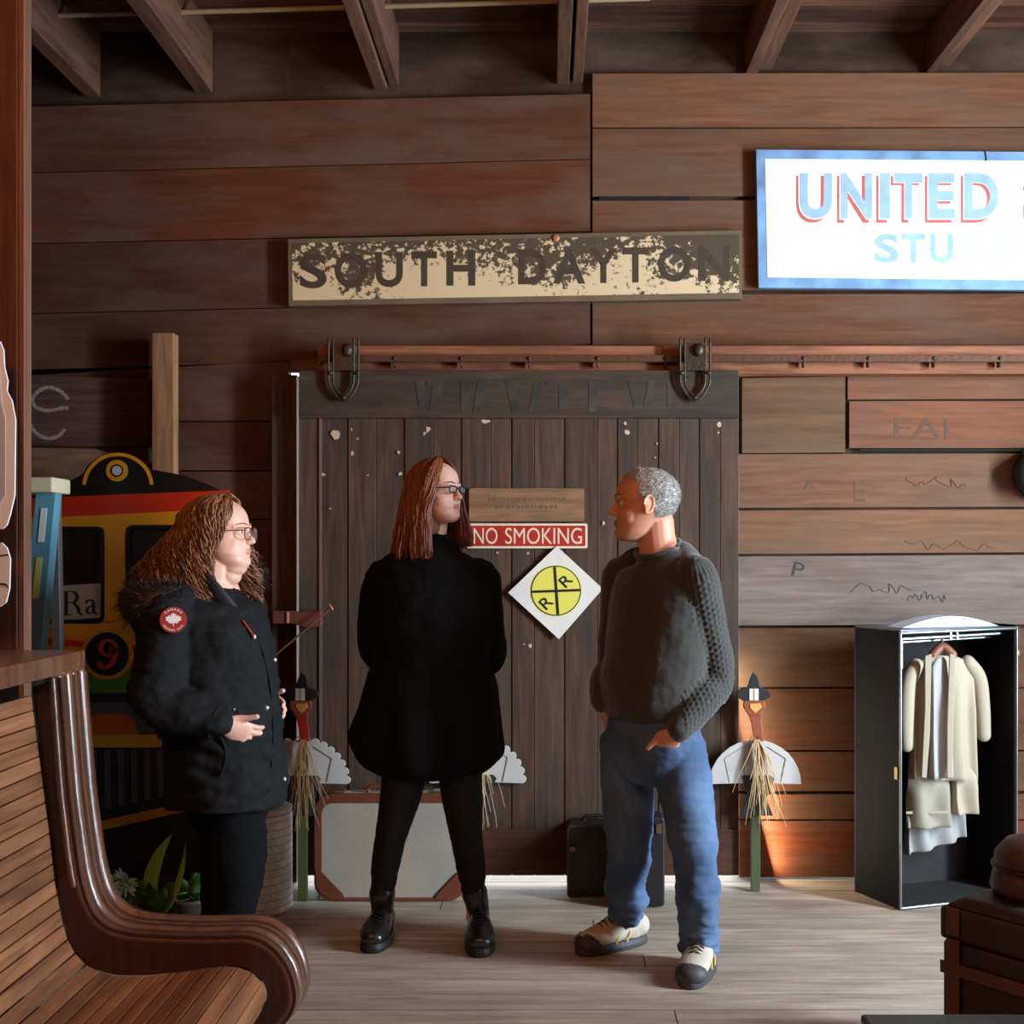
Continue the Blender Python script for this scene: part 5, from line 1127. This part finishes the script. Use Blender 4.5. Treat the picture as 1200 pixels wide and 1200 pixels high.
# sweater
def knit(name, col):
    m = bpy.data.materials.new(name); m.use_nodes = True; N = m.node_tree.nodes; L = m.node_tree.links; bs = N['Principled BSDF']
    bs.inputs['Base Color'].default_value = col; bs.inputs['Roughness'].default_value = .85; bs.inputs['Sheen Weight'].default_value = .35
    tc = N.new('ShaderNodeTexCoord'); mp = N.new('ShaderNodeMapping'); mp.inputs['Scale'].default_value = (120, 120, 90); L.new(tc.outputs['Object'], mp.inputs[0])
    n = N.new('ShaderNodeTexNoise'); n.inputs['Scale'].default_value = 2.2; L.new(mp.outputs[0], n.inputs['Vector'])
    bp = N.new('ShaderNodeBump'); bp.inputs['Strength'].default_value = .5; bp.inputs['Distance'].default_value = .003; L.new(n.outputs[0], bp.inputs['Height']); L.new(bp.outputs[0], bs.inputs['Normal']); return m
M_kn = knit('sweater_knit', rgb(50, 47, 42))
b = bmesh.new()
tube(b, [Q(772, 650), Q(774, 656), Q(775, 664), Q(775, 674), Q(775, 694), Q(772, 740), Q(767, 790), Q(765, 822), Q(765, 840)], [(.088, .080), (.115, .090), (.150, .100), (.186, .112), (.208, .132), (.215, .148), (.212, .158), (.205, .155), (.192, .148)], side=tl_, seg=32, n=5, caps=False)
tube(b, [Q(787, 641, .05), Q(800, 650, -.02), S_l], [.030, .045, .058], seg=16); tube(b, [Q(757, 648, .06), Q(745, 656, .10), S_r], [.028, .042, .055], seg=16)
for S_, E_, W_ in ((S_l, E_l, W_l), (S_r, E_r, W_r)):
    C_ = W_.lerp(E_, .06); tube(b, [S_+(Q(772, 668)-S_)*.25, S_, S_.lerp(E_, .5), E_, E_.lerp(C_, .45), C_.lerp(E_, .18), C_], [.058, .070, .067, .062, .064, .056, .047], seg=24)
def swf(co): return 0.4+0.9*max(0, min(1, (1.35-co.z)/.5))
b = to_mesh_remesh(b, .0055, 7)
wrinkle(b, .007, 6, (1, 1, 1.6), 3, fn=swf); wrinkle(b, .0025, 20, (1, 1, 1.4), 8)
# cable stitches on the outer (his left) sleeve and shoulder: raised plaits running down the arm
def armcoord(p):
    best = None
    for A_, B_, base_l in ((S_l, E_l, 0.0), (E_l, W_l, (E_l-S_l).length)):
        ab = B_-A_; t = max(0, min(1, (p-A_).dot(ab)/ab.length_squared)); q = A_+ab*t; dd = (p-q).length
        if best is None or dd < best[0]: best = (dd, base_l+t*ab.length, q, ab.normalized())
    return best
b.normal_update()
for v in b.verts:
    dd, s_, q, ax = armcoord(v.co)
    if dd < .085 and v.co.x > Q(792, 0).x:
        r_ = (v.co-q); ref = Vector((0, -1, 0)); ref = (ref-ax*ref.dot(ax)).normalized(); bi = ax.cross(ref)
        ang = math.atan2(r_.dot(bi), r_.dot(ref)); u = ang*.062
        if abs(ang) < 2.2:
            col_ = u/.016; ph_ = 2*PI*s_/.022+(PI if int(math.floor(col_)) % 2 else 0); fr = col_-math.floor(col_)
            h = max(0, math.cos((fr-.5-.26*math.sin(ph_))*PI*1.4))
            v.co += v.normal*(.0052*h-.002)
finish(b, 'sweater', M_kn, man, smooth=True)
b = bmesh.new(); pts = []
for k in range(29):
    a_ = 2*PI*k/28; pts.append(Q(771, 646)+tl_*.080*math.cos(a_)+tf_*.076*math.sin(a_)+Vector((0, 0, .010-.030*math.sin(a_))))
tube(b, pts, [.0105]*29, seg=10, n=1, caps=False); finish(b, 'collar', M_kn, man, smooth=True)
# jeans
def denim(name, c, c2):
    m = bpy.data.materials.new(name); m.use_nodes = True; N = m.node_tree.nodes; L = m.node_tree.links; bs = N['Principled BSDF']; bs.inputs['Roughness'].default_value = .85
    tc = N.new('ShaderNodeTexCoord'); n = N.new('ShaderNodeTexNoise'); n.inputs['Scale'].default_value = 5; n.inputs['Detail'].default_value = 5; L.new(tc.outputs['Object'], n.inputs['Vector'])
    mx = N.new('ShaderNodeMix'); mx.data_type = 'RGBA'; r = N.new('ShaderNodeMapRange'); r.inputs[1].default_value = .38; r.inputs[2].default_value = .62; L.new(n.outputs[0], r.inputs[0]); L.new(r.outputs[0], mx.inputs[0]); mx.inputs[6].default_value = c; mx.inputs[7].default_value = c2; L.new(mx.outputs[2], bs.inputs['Base Color'])
    wv = N.new('ShaderNodeTexNoise'); wv.inputs['Scale'].default_value = 400; L.new(tc.outputs['Object'], wv.inputs['Vector']); bp = N.new('ShaderNodeBump'); bp.inputs['Strength'].default_value = .3; bp.inputs['Distance'].default_value = .002; L.new(wv.outputs[0], bp.inputs['Height']); L.new(bp.outputs[0], bs.inputs['Normal']); return m
M_dn = denim('jeans_denim', rgb(58, 80, 112), rgb(84, 108, 142))
b = bmesh.new(); AbL, AbR = Q(818, 1112, -.04), Q(735, 1092, .17)
tube(b, [Q(766, 830), Q(765, 860), Q(765, 892), Q(762, 915)], [(.178, .135), (.186, .142), (.176, .138), (.12, .10)], side=tl_, seg=28, caps=False)
tube(b, [HL, Q(801, 925, -.09), KL, Q(813, 1045, -.10), AbL], [(.098, .10), (.095, .098), (.082, .09), (.072, .085), (.070, .082)], seg=28, caps=False)
ell(b, HL, (.095, .095, .06)); ell(b, HR, (.097, .097, .06))
tube(b, [HR, Q(737, 925, .07), KR, Q(737, 1040, .12), AbR], [(.100, .10), (.097, .098), (.085, .09), (.076, .088), (.070, .085)], seg=28, caps=False)
b = to_mesh_remesh(b, .006, 6)
wrinkle(b, .016, 7, (1, 1, 1.5), 5, fn=lambda co: .35+1.3*max(0, min(1, (.55-co.z)/.45))+(.5 if co.z > .75 else 0)); wrinkle(b, .006, 19, (1, 1, 2.6), 2, fn=lambda co: .4+1.2*max(0, min(1, (.3-co.z)/.25)))
jn = finish(b, 'jeans', M_dn, man, smooth=True)
# shoes
M_sh = mat('shoe_tan', rgb(186, 172, 156), 0.6, bump=.2, bscale=80, var=.12, vscale=20); M_sg = mat('sole_dark', rgb(60, 58, 60), 0.6); M_lc = mat('lace_dark', rgb(52, 46, 40), .7); M_yel = mat('trim_yellow', rgb(214, 176, 70), .6)
for hl, to, tp_, nm in ((G(830, 1128)+Vector((0, -.0, 0)), G(806, 1160), Q(821, 1108, -.02), 'shoe'), (G(756, 1103), G(677, 1120), Q(736, 1088, .17), 'shoe')):
    o = boot(man, hl, to, tp_, 'shoe', M_sh, M_sg, w_=.050, shaft_r=.048, laces=M_lc)
    f = (to-hl).normalized(); s_ = Vector((0, 0, 1)).cross(f); Ln = (to-hl).length; b = bmesh.new()
    tube(b, [hl+f*Ln*.90+Vector((0, 0, .040))], [.01]) if False else None
    m_ = Matrix.Translation(hl+f*Ln*.85+Vector((0, 0, .040))) @ f.to_track_quat('X', 'Z').to_matrix().to_4x4() @ Matrix.Diagonal((.052, .056, .040, 1)); bmesh.ops.create_uvsphere(b, u_segments=20, v_segments=12, radius=1, matrix=m_)
    t_ = finish(b, 'toe_cap', M_sg, None, smooth=True); t_.parent = o; t_.matrix_parent_inverse = Matrix()
    b = bmesh.new()
    for sd in (-1, 1):
        for k in range(2): tube(b, [hl+f*Ln*(.30+k*.16)+s_*sd*.028+Vector((0, 0, .092-k*.012)), hl+f*Ln*(.34+k*.16)+s_*sd*.046+Vector((0, 0, .060)), hl+f*Ln*(.40+k*.16)+s_*sd*.051+Vector((0, 0, .034))], [.003]*3, seg=6)
    t_ = finish(b, 'yellow_trim', M_yel, None, smooth=True); t_.parent = o; t_.matrix_parent_inverse = Matrix()

# ------------------------------------------------------------------ woman in black (middle)
wd_ = 4.50
def Q2(px, py, dd=0.0): return Q(px, py, dd, wd_)
g0 = Vector((Q2(505, 0).x, wd_-.05, 0))
wm = thing('person', 'woman with long straight auburn hair, glasses, black sweater coat and boots', 'person', g0)
SK_w = skin('skin_woman', rgb(226, 176, 156)); LP_w = mat('lip_woman', rgb(190, 112, 104), 0.45, sss=.2)
MW = headM(Q2(511.5, 611), (.88, -.475, 0), 0.228, -0.03)
b = bmesh.new(); add_head(b, MW, plump=.08, nose=.35)
tube(b, [Q2(508, 600, .02), Q2(507, 625, .02), Q2(506, 650, .03)], [.055, .052, .062], seg=20)
tube(b, [Q2(506, 648), Q2(505, 690), Q2(505, 760), Q2(505, 820), Q2(506, 865)], [(.08, .055), (.16, .09), (.14, .09), (.14, .09), (.13, .09)], side=(1, 0, 0), seg=24)
S1, E1, W1 = Q2(446, 678, .02), Q2(437, 765, .10), Q2(474, 812, .19); S2, E2, W2 = Q2(566, 678, .02), Q2(573, 765, .10), Q2(538, 812, .19)
for S_, E_, W_ in ((S1, E1, W1), (S2, E2, W2)): tube(b, [S_, S_.lerp(E_, .5), E_, E_.lerp(W_, .5), W_], [.045, .042, .036, .032, .024], seg=16)
add_hand(b, W1, (1, .05, -.3), (0, 1, .1), tside=1, curl=.35); add_hand(b, W2, (-1, .05, -.3), (0, 1, .1), tside=-1, curl=.35)
for a_, k_, n_ in ((Q2(476, 890), Q2(460, 975, -.02), Q2(447, 1062, .0)), (Q2(539, 890), Q2(547, 975, -.02), Q2(555, 1062, .0))): tube(b, [a_, a_.lerp(k_, .5), k_, k_.lerp(n_, .45), n_, n_-Vector((0, 0, .04))], [.070, .064, .050, .046, .030, .03], seg=16)
bo = make_body(wm, b, MW, SK_w, LP_w); add_eyes(wm, bo, MW, mat('iris_dark', rgb(50, 40, 34), .2), look=(1, .1, .12)); brows(wm, MW, mat('brow_auburn', rgb(112, 62, 40), .8), .009)
glasses(wm, MW, mat('frame_black', rgb(24, 24, 34), .25), w_=.100, h=.052, xf=.435, z=.500, thick=.012)
M_hr = hair_mat('hair_auburn', rgb(84, 38, 20), rgb(152, 84, 44), .55)
b = bmesh.new()
Z = Matrix.Translation
ME = MW @ Z((-.075, 0, .60)) @ Matrix.Diagonal((.415, .365, .405, 1)); bmesh.ops.create_uvsphere(b, u_segments=32, v_segments=20, radius=1, matrix=ME)
ME = MW @ Z((-.20, 0, .10)) @ Matrix.Diagonal((.32, .36, .62, 1)); bmesh.ops.create_uvsphere(b, u_segments=32, v_segments=20, radius=1, matrix=ME)
for v in b.verts: 
    l_ = MW.inverted() @ v.co
    if l_.x > .18 and l_.z < .84: l_.x = .18; v.co = MW @ l_
hcap = b
hair_strands(hcap, MW, 950, lambda r: r.choice((-1, 1))*(math.radians(82)+r.random()*math.radians(100)), lambda p: (-.50 if p < 0 else -.38), lambda p: .72 if abs(p) > 1.9 and p < 0 else (.60 if p < 0 else .56), wav=.012, r0=.0036, seed=3, part=(.10, .0), inward=.1, jitter=.14, seg=4)
hair_strands(hcap, MW, 520, lambda r: -(math.radians(68)+r.random()*math.radians(34)), lambda p: -.56, lambda p: .54, wav=.006, r0=.0040, seed=9, part=(.10, .0), jitter=.07, sweep=.95, lift=.02)
hair_strands(hcap, MW, 260, lambda r: (math.radians(46)+r.random()*math.radians(34)), lambda p: -.36, lambda p: .62, wav=.006, r0=.0040, seed=11, part=(.10, .0), jitter=.08, sweep=.7)
finish(hcap, 'hair', M_hr, wm, smooth=True)
M_bl = mat('black_knit', rgb(15, 14, 14), .95, bump=.35, bscale=160, spec=.15)
b = bmesh.new()
tube(b, [Q2(507, 641, .02), Q2(506, 652, .02), Q2(505, 668), Q2(505, 690), Q2(505, 730), Q2(505, 770), Q2(504, 800)], [(.078, .075), (.150, .095), (.205, .120), (.228, .135), (.232, .145), (.222, .145), (.220, .145)], side=(1, 0, 0), seg=32)
for S_, E_, W_ in ((S1, E1, W1), (S2, E2, W2)): tube(b, [S_.lerp(Q2(505, 670), .2), S_, S_.lerp(E_, .5), E_, E_.lerp(W_, .5), W_.lerp(E_, .1)], [.055, .068, .070, .066, .056, .046], seg=20)
tube(b, [Q2(529, 640, .04), Q2(508, 646, -.055), Q2(487, 642, .03)], [.03, .032, .03], seg=14)
shell(b, 'sweater', M_bl, wm, .007, 6, [((.012, 6, (1, 1, .8), 4), {}), ((.004, 18, (1, 1, 1), 1), {})])
b = bmesh.new(); nz, nt = 30, 96; rings = []
prof_ = cr_spline([(772, .215, .215, .135), (800, .240, .252, .15), (830, .262, .262, .165), (862, .292, .270, .17), (884, .268, .272, .165), (897, .240, .240, .155), (907, .185, .190, .13)], 5)
for py, wl, wr_, dp in prof_:
    ring = []
    for k in range(nt):
        a_ = 2*PI*k/nt; c = math.cos(a_); s_ = math.sin(a_); tt = (py-772)/130; am = 1+.055*tt*math.sin(a_*9+math.sin(py*.02)*1.0)+.03*tt*math.sin(a_*4+1)
        ring.append(b.verts.new(Q2(503, py)+Vector(((wr_ if c > 0 else wl)*c*am, dp*s_*am, .006*math.sin(a_*9)))))
    rings.append(ring)
for r0_, r1_ in zip(rings, rings[1:]):
    for k in range(nt): b.faces.new((r0_[k], r0_[(k+1) % nt], r1_[(k+1) % nt], r1_[k]))
b.faces.new(rings[0][::-1]); b.faces.new(rings[-1]); finish(b, 'coat_skirt', M_bl, wm, smooth=True)
b = bmesh.new()
tube(b, [Q2(477, 880), Q2(471, 925, -.01), Q2(459, 978, -.02), Q2(452, 1015, -.01), Q2(448, 1050, 0)], [.088, .080, .060, .054, .040], seg=24); tube(b, [Q2(537, 880), Q2(541, 925, -.01), Q2(547, 978, -.02), Q2(552, 1015, -.01), Q2(556, 1050, 0)], [.088, .080, .062, .055, .042], seg=24)
shell(b, 'leggings', mat('black_tights', rgb(14, 13, 14), .9, bump=.15, bscale=300), wm, .006, 5, [((.004, 14, (1, 1, 2.5), 2, ), {'fn': lambda co: .4+1.5*max(0, min(1, (.3-co.z)/.15))})])
M_bt = mat('boot_black', rgb(30, 26, 26), .28, bump=.2, bscale=70, spec=.7); M_bs = mat('boot_sole', rgb(20, 19, 19), .6)
for hl, to, tp_ in ((G(452, 1092), G(434, 1118), Q2(448, 1046, .0)), (G(561, 1094), G(563, 1123), Q2(556, 1046, .0))): boot(wm, hl, to, tp_, 'boot', M_bt, M_bs, w_=.052, shaft_r=.050, laces=mat('lace_black', rgb(26, 26, 26), .5))

# ------------------------------------------------------------------ woman in parka (left)
pd_ = 4.23
def Q3(px, py, dd=0.0): return Q(px, py, dd, pd_)
g0 = Vector((Q3(265, 0).x, pd_+.03, 0))
wp = thing('person', 'woman with curly brown hair and glasses in black parka, facing right beside the trolley', 'person', g0)
SK_p = skin('skin_pale', rgb(230, 178, 156)); LP_p = mat('lip_pale', rgb(206, 128, 118), .45, sss=.2)
MP_ = headM(Q3(259.5, 666), (.995, -.10, 0), 0.250, -0.02)
b = bmesh.new(); add_head(b, MP_, plump=.28, nose=.25, smile=.012)
E_ = lambda c, r: bmesh.ops.create_uvsphere(b, u_segments=18, v_segments=12, radius=1, matrix=MP_ @ Z(c) @ Matrix.Diagonal((*r, 1)))
E_((.17, 0, .00), (.19, .20, .12)); E_((.10, 0, -.10), (.18, .20, .16))
tube(b, [Q3(252, 650), Q3(250, 680), Q3(246, 705)], [.078, .076, .085], seg=20)
fw = Vector((.97, -.22, 0)); lf = Vector((.22, .97, 0))
tube(b, [Q3(248, 700), Q3(252, 740), Q3(260, 810), Q3(264, 860), Q3(266, 890)], [(.15, .09), (.16, .11), (.15, .12), (.15, .12), (.13, .10)], side=lf, seg=24)
Sn, En, Wn = Q3(215, 712, -.17), Q3(209, 812, -.22), Q3(277, 838, -.215); Sf, Ef, Wf = Q3(262, 712, .19), Q3(268, 810, .25), Q3(290, 822, .12)
for S_, X_, W_ in ((Sn, En, Wn), (Sf, Ef, Wf)): tube(b, [S_, S_.lerp(X_, .5), X_, X_.lerp(W_, .5), W_], [.052, .048, .040, .036, .027], seg=16)
add_hand(b, Wn, (.78, .42, -.40), (-.3, -1, .1), tdir=(1, -.06, .16), tside=-1, curl=.35)
add_hand(b, Wf, (.85, -.30, -.25), (.3, 1, .3), tdir=(1, -.3, .2), tside=1, curl=.45)
for a_, k_, n_ in ((Q3(276, 930, -.08), Q3(284, 1005, -.08), Q3(272, 1095, -.07)), (Q3(258, 930, .08), Q3(256, 1005, .10), Q3(246, 1090, .10))): tube(b, [a_, a_.lerp(k_, .5), k_, k_.lerp(n_, .45), n_], [.080, .076, .060, .052, .038], seg=16)
bo = make_body(wp, b, MP_, SK_p, LP_p); add_eyes(wp, bo, MP_, mat('iris_blue', rgb(70, 90, 104), .2)); brows(wp, MP_, mat('brow_brown', rgb(140, 96, 66), .8), .008)
glasses(wp, MP_, mat('frame_tort', rgb(120, 58, 34), .3), w_=.105, h=.085, xf=.450, z=.480, thick=.0085)
M_cu = hair_mat('hair_curly', rgb(66, 36, 20), rgb(156, 102, 62), .55)
b = bmesh.new()
ME = MP_ @ Z((-.10, 0, .60)) @ Matrix.Diagonal((.42, .385, .40, 1)); bmesh.ops.create_uvsphere(b, u_segments=32, v_segments=20, radius=1, matrix=ME)
ME = MP_ @ Z((-.40, -.05, .10)) @ Matrix.Diagonal((.46, .44, .55, 1)); bmesh.ops.create_uvsphere(b, u_segments=32, v_segments=20, radius=1, matrix=ME)
for v in b.verts:
    l_ = MP_.inverted() @ v.co
    if l_.x > .10 and l_.z < .86: l_.x = .10; v.co = MP_ @ l_
hair_strands(b, MP_, 1250, lambda r: -(math.radians(92)+r.random()*math.radians(92)), lambda p: (-.60+.30*(min(abs(p), PI)-1.6)), lambda p: .60+.62*max(0, (abs(p)-1.6)/1.5), curl=.040, wav=.008, r0=.0034, seed=21, part=(.12, 0), jitter=.18, npt=34, lift=.05, seg=4, sweep=.5)
hair_strands(b, MP_, 420, lambda r: -(math.radians(84)+r.random()*math.radians(26)), lambda p: -.50, lambda p: .56, curl=.034, wav=.008, r0=.0036, seed=25, part=(.10, 0), jitter=.12, npt=34, lift=.03, seg=4, sweep=1.25)
hair_strands(b, MP_, 420, lambda r: (math.radians(92)+r.random()*math.radians(80)), lambda p: -.30, lambda p: .62+.5*max(0, (abs(p)-1.6)/1.5), curl=.042, wav=.01, r0=.0036, seed=22, part=(.12, 0), jitter=.16, npt=28, lift=.05, sweep=1.0)
hair_strands(b, MP_, 240, lambda r: (math.radians(44)+r.random()*math.radians(26)), lambda p: -.42, lambda p: .62, curl=.05, wav=.01, r0=.0038, seed=23, part=(.0, .25), jitter=.14, npt=28, lift=.04, zeq=.36)
finish(b, 'hair', M_cu, wp, smooth=True)
M_pk = mat('parka_black', rgb(21, 21, 23), .8, bump=.3, bscale=190, spec=.2)
b = bmesh.new()
tube(b, [Q3(248, 694), Q3(248, 708), Q3(252, 735), Q3(257, 780), Q3(262, 830), Q3(265, 875), Q3(266, 915), Q3(266, 940)], [(.13, .10), (.20, .14), (.225, .175), (.22, .195), (.21, .195), (.215, .200), (.222, .207), (.228, .210)], side=lf, seg=32, caps=False)
ell(b, Q3(248, 706), (.12, .16, .07))
for S_, X_, W_ in ((Sn, En, Wn), (Sf, Ef, Wf)):
    C_ = W_.lerp(X_, .06); tube(b, [S_.lerp(Q3(248, 716), .25), S_, S_.lerp(X_, .5), X_, X_.lerp(C_, .5), C_], [.075, .096, .098, .090, .076, .055], seg=24)
b = to_mesh_remesh(b, .0065, 6)
wrinkle(b, .016, 6.5, (1, 1, 1.7), 11); wrinkle(b, .006, 17, (1, 1, 1.5), 6)
pk = finish(b, 'parka', M_pk, wp, smooth=True)
def ring_at(c, ax, R, r, name, m, n=28, sc_=(1, 1)):
    ax = Vector(ax).normalized(); a_ = ax.orthogonal().normalized(); b_ = ax.cross(a_); bb = bmesh.new()
    tube(bb, [Vector(c)+a_*R*sc_[0]*math.cos(2*PI*k/n)+b_*R*sc_[1]*math.sin(2*PI*k/n) for k in range(n+1)], [r]*(n+1), seg=10, n=1, caps=False); o = finish(bb, name, m, None, smooth=True); par(o, wp); return o
for W_, X_ in ((Wn, En), (Wf, Ef)): ring_at(W_.lerp(X_, .09), X_-W_, .050, .010, 'cuff', M_pk)
# standing collar, front placket, pocket welt, snaps, zip pull, sleeve patch
def onshell(px, py, out=.004):
    """point on the parka front surface under a measured position"""
    o_ = Vector((0, 0, CAMZ)); d_ = (P(px, py, pd_)-o_).normalized(); hit = BV.ray_cast(o_, d_)
    return (hit[0]+hit[1]*out, hit[1]) if hit[0] is not None else (Q3(px, py, -.2), Vector((0, -1, 0)))
from mathutils.bvhtree import BVHTree
BV = BVHTree.FromObject(pk, bpy.context.evaluated_depsgraph_get())
BV = BVHTree.FromPolygons([v.co.copy() for v in pk.data.vertices], [tuple(p.vertices) for p in pk.data.polygons])
b = bmesh.new(); tube(b, [Q3(244, 672, -.12), Q3(262, 690, -.135), Q3(281, 716, -.10), Q3(298, 742, -.03)], [(.035, .012), (.034, .013), (.028, .012), (.012, .008)], side=(.5, -.3, .8), seg=14)
tube(b, [Q3(258, 676, .13), Q3(276, 690, .12), Q3(292, 716, .08), Q3(300, 742, .02)], [(.035, .012), (.034, .013), (.028, .012), (.012, .008)], side=(.5, .3, .8), seg=14)
finish(b, 'collar', mat('parka_lining', rgb(18, 18, 20), .7), wp, smooth=True)
def strip_on(pts, r, name, m):
    bb = bmesh.new(); tube(bb, [onshell(x, y, .001)[0] for x, y in pts], [r]*len(pts), seg=8, n=3); return finish(bb, name, m, wp, smooth=True)
strip_on([(302, 745), (312, 780), (318, 815), (320, 860), (318, 900), (313, 928)], .0035, 'placket_seam', M_pk)
strip_on([(258, 862), (264, 878), (264, 893), (258, 908)], .0045, 'pocket_welt', M_pk)
M_sn = mat('snap_silver', rgb(206, 208, 204), .3, .7)
for px, py in ((321, 774), (328, 821), (332, 913), (274, 831)):
    p, n_ = onshell(px, py, .003); b = bmesh.new(); ell(b, p, (.0085, .0085, .0085) if py != 831 else (.004, .004, .004), seg=12, rings=8); o = finish(b, 'snap', M_sn, None, smooth=True); par(o, wp)
p0, _ = onshell(284, 729, .006); p1, _ = onshell(295, 747, .012); b = bmesh.new(); tube(b, [p0, p1], [.0045, .004], seg=8); finish(b, 'zip_pull', mat('pull_red', rgb(140, 30, 34), .5), wp, smooth=True)
b = bmesh.new(); ell(b, p1, (.006, .005, .008), seg=8, rings=6); finish(b, 'zip_tip', mat('tip_white', rgb(220, 200, 200), .4), wp, smooth=True)
pc, pn = onshell(203, 727, .004); pn = (pn+Vector((0, -1, 0))*1.0).normalized(); pu = (Vector((0, 0, 1))-pn*pn.z).normalized(); pr = pu.cross(pn)*1.0
if pr.x < 0: pr = -pr
def patch(pts, out, th, name, m, parent):
    b = bmesh.new(); f = []; k_ = []
    for x, y in pts: q = pc+pr*x+pu*y+pn*out; f.append(b.verts.new(q)); k_.append(b.verts.new(q-pn*th))
    b.faces.new(f); b.faces.new(k_[::-1])
    for i in range(len(f)): j = (i+1) % len(f); b.faces.new((f[i], k_[i], k_[j], f[j]))
    return finish(b, name, m, parent)
M_pr = mat('patch_red', rgb(160, 34, 26), .6)
pt = patch([(.043*math.cos(2*PI*k/40), .043*math.sin(2*PI*k/40)) for k in range(40)], .009, .016, 'sleeve_patch', M_pr, wp)
leaf = [(0, 1), (.12, .72), (.32, .82), (.26, .45), (.58, .62), (.62, .42), (.95, .36), (.82, .10), (.95, -.02), (.50, -.32), (.54, -.48), (.06, -.44), (.05, -.85), (-.05, -.85), (-.06, -.44), (-.54, -.48), (-.50, -.32), (-.95, -.02), (-.82, .10), (-.95, .36), (-.62, .42), (-.58, .62), (-.26, .45), (-.32, .82), (-.12, .72)]
M_pw = mat('patch_white', rgb(232, 222, 220), .6)
par(patch([(x*.027, y*.025) for x, y in leaf], .0105, .0012, 'maple_leaf', M_pw, None), wp)
def arc_text(s, R, a0, a1, h, flip=False):
    cu = None; b = bmesh.new()
    for i, ch in enumerate(s):
        if ch == ' ': continue
        c = bpy.data.curves.new('t', 'FONT'); c.body = ch; c.size = h; c.align_x = 'CENTER'; c.offset = .0002
        to = bpy.data.objects.new('t', c); COL.objects.link(to); me = bpy.data.meshes.new_from_object(to.evaluated_get(bpy.context.evaluated_depsgraph_get()))
        a_ = math.radians(a0+(a1-a0)*i/(len(s)-1)); rot = a_-PI/2 if not flip else a_+PI/2
        n0 = len(b.verts); b.from_mesh(me); b.verts.ensure_lookup_table(); bpy.data.objects.remove(to); bpy.data.curves.remove(c); bpy.data.meshes.remove(me)
        for v in b.verts[n0:]:
            x, y = v.co.x, v.co.y-h*.35; X = x*math.cos(rot)-y*math.sin(rot)+R*math.cos(a_); Y = x*math.sin(rot)+y*math.cos(rot)+R*math.sin(a_)
            v.co = pc+pr*X+pu*Y+pn*.0100
    return finish(b, 'patch_lettering', M_pw, wp)
arc_text('CANADA', .0345, 135, 45, .011); arc_text('WEATHER GEAR', .0345, 215, 325, .008, True)
# fur hood ruff: dense short fur along the hood edge behind the neck
b = bmesh.new(); rf = random.Random(8); core = [Q3(286, 680, .16), Q3(262, 662, .24), Q3(214, 668, .20), Q3(180, 690, .06), Q3(178, 706, -.10), Q3(200, 704, -.20), Q3(226, 694, -.20)]
tube(b, core, [.035, .055, .075, .085, .080, .062, .035], seg=18, n=5)
cs = cr_spline([tuple(c)+(r,) for c, r in zip(core, (.035, .055, .075, .085, .080, .062, .035))], 12)
for k in range(2600):
    x, y_, z_, r = cs[rf.randrange(len(cs))]; d = Vector((rf.gauss(0, 1), rf.gauss(0, 1), rf.gauss(0, 1))).normalized(); p = Vector((x, y_, z_))+d*r*.93
    e = p+(d+Vector((-.3, 0, -.5))*.5+Vector((rf.gauss(0, .25), rf.gauss(0, .25), rf.gauss(0, .25)))).normalized()*(.022+.022*rf.random()); strandtube(b, [p, p.lerp(e, .5)+Vector((0, 0, .003)), e], .0014, .0004, 3)
finish(b, 'fur_ruff', hair_mat('fur_dark', rgb(14, 12, 11), rgb(62, 46, 34), .6), wp, smooth=True)
M_pt = mat('trouser_black', rgb(14, 14, 15), .9, bump=.2, bscale=200, spec=.12)
b = bmesh.new()
tube(b, [Q3(268, 915), Q3(268, 940)], [(.17, .15), (.16, .14)], side=lf, seg=24)
tube(b, [Q3(277, 930, -.06), Q3(281, 968, -.07), Q3(285, 1005, -.08), Q3(280, 1050, -.08), Q3(273, 1100, -.07)], [.105, .108, .100, .084, .072], seg=24); tube(b, [Q3(262, 930, .08), Q3(258, 968, .09), Q3(256, 1005, .10), Q3(252, 1050, .10), Q3(247, 1100, .10)], [.108, .100, .088, .076, .068], seg=24)
shell(b, 'trousers', M_pt, wp, .007, 6, [((.008, 10, (1, 1, 1.8), 7), {})])
for hl, to, tp_ in ((Vector((Q3(258, 0).x, pd_-.10, 0)), Vector((Q3(258, 0).x+.26, pd_-.13, 0)), Q3(272, 1092, -.08)), (Vector((Q3(232, 0).x, pd_+.10, 0)), Vector((Q3(232, 0).x+.255, pd_+.08, 0)), Q3(246, 1092, .09))): boot(wp, hl, to, tp_, 'boot', M_bt, M_bs, w_=.048, shaft_r=.048, laces=mat('lace_black', 0))
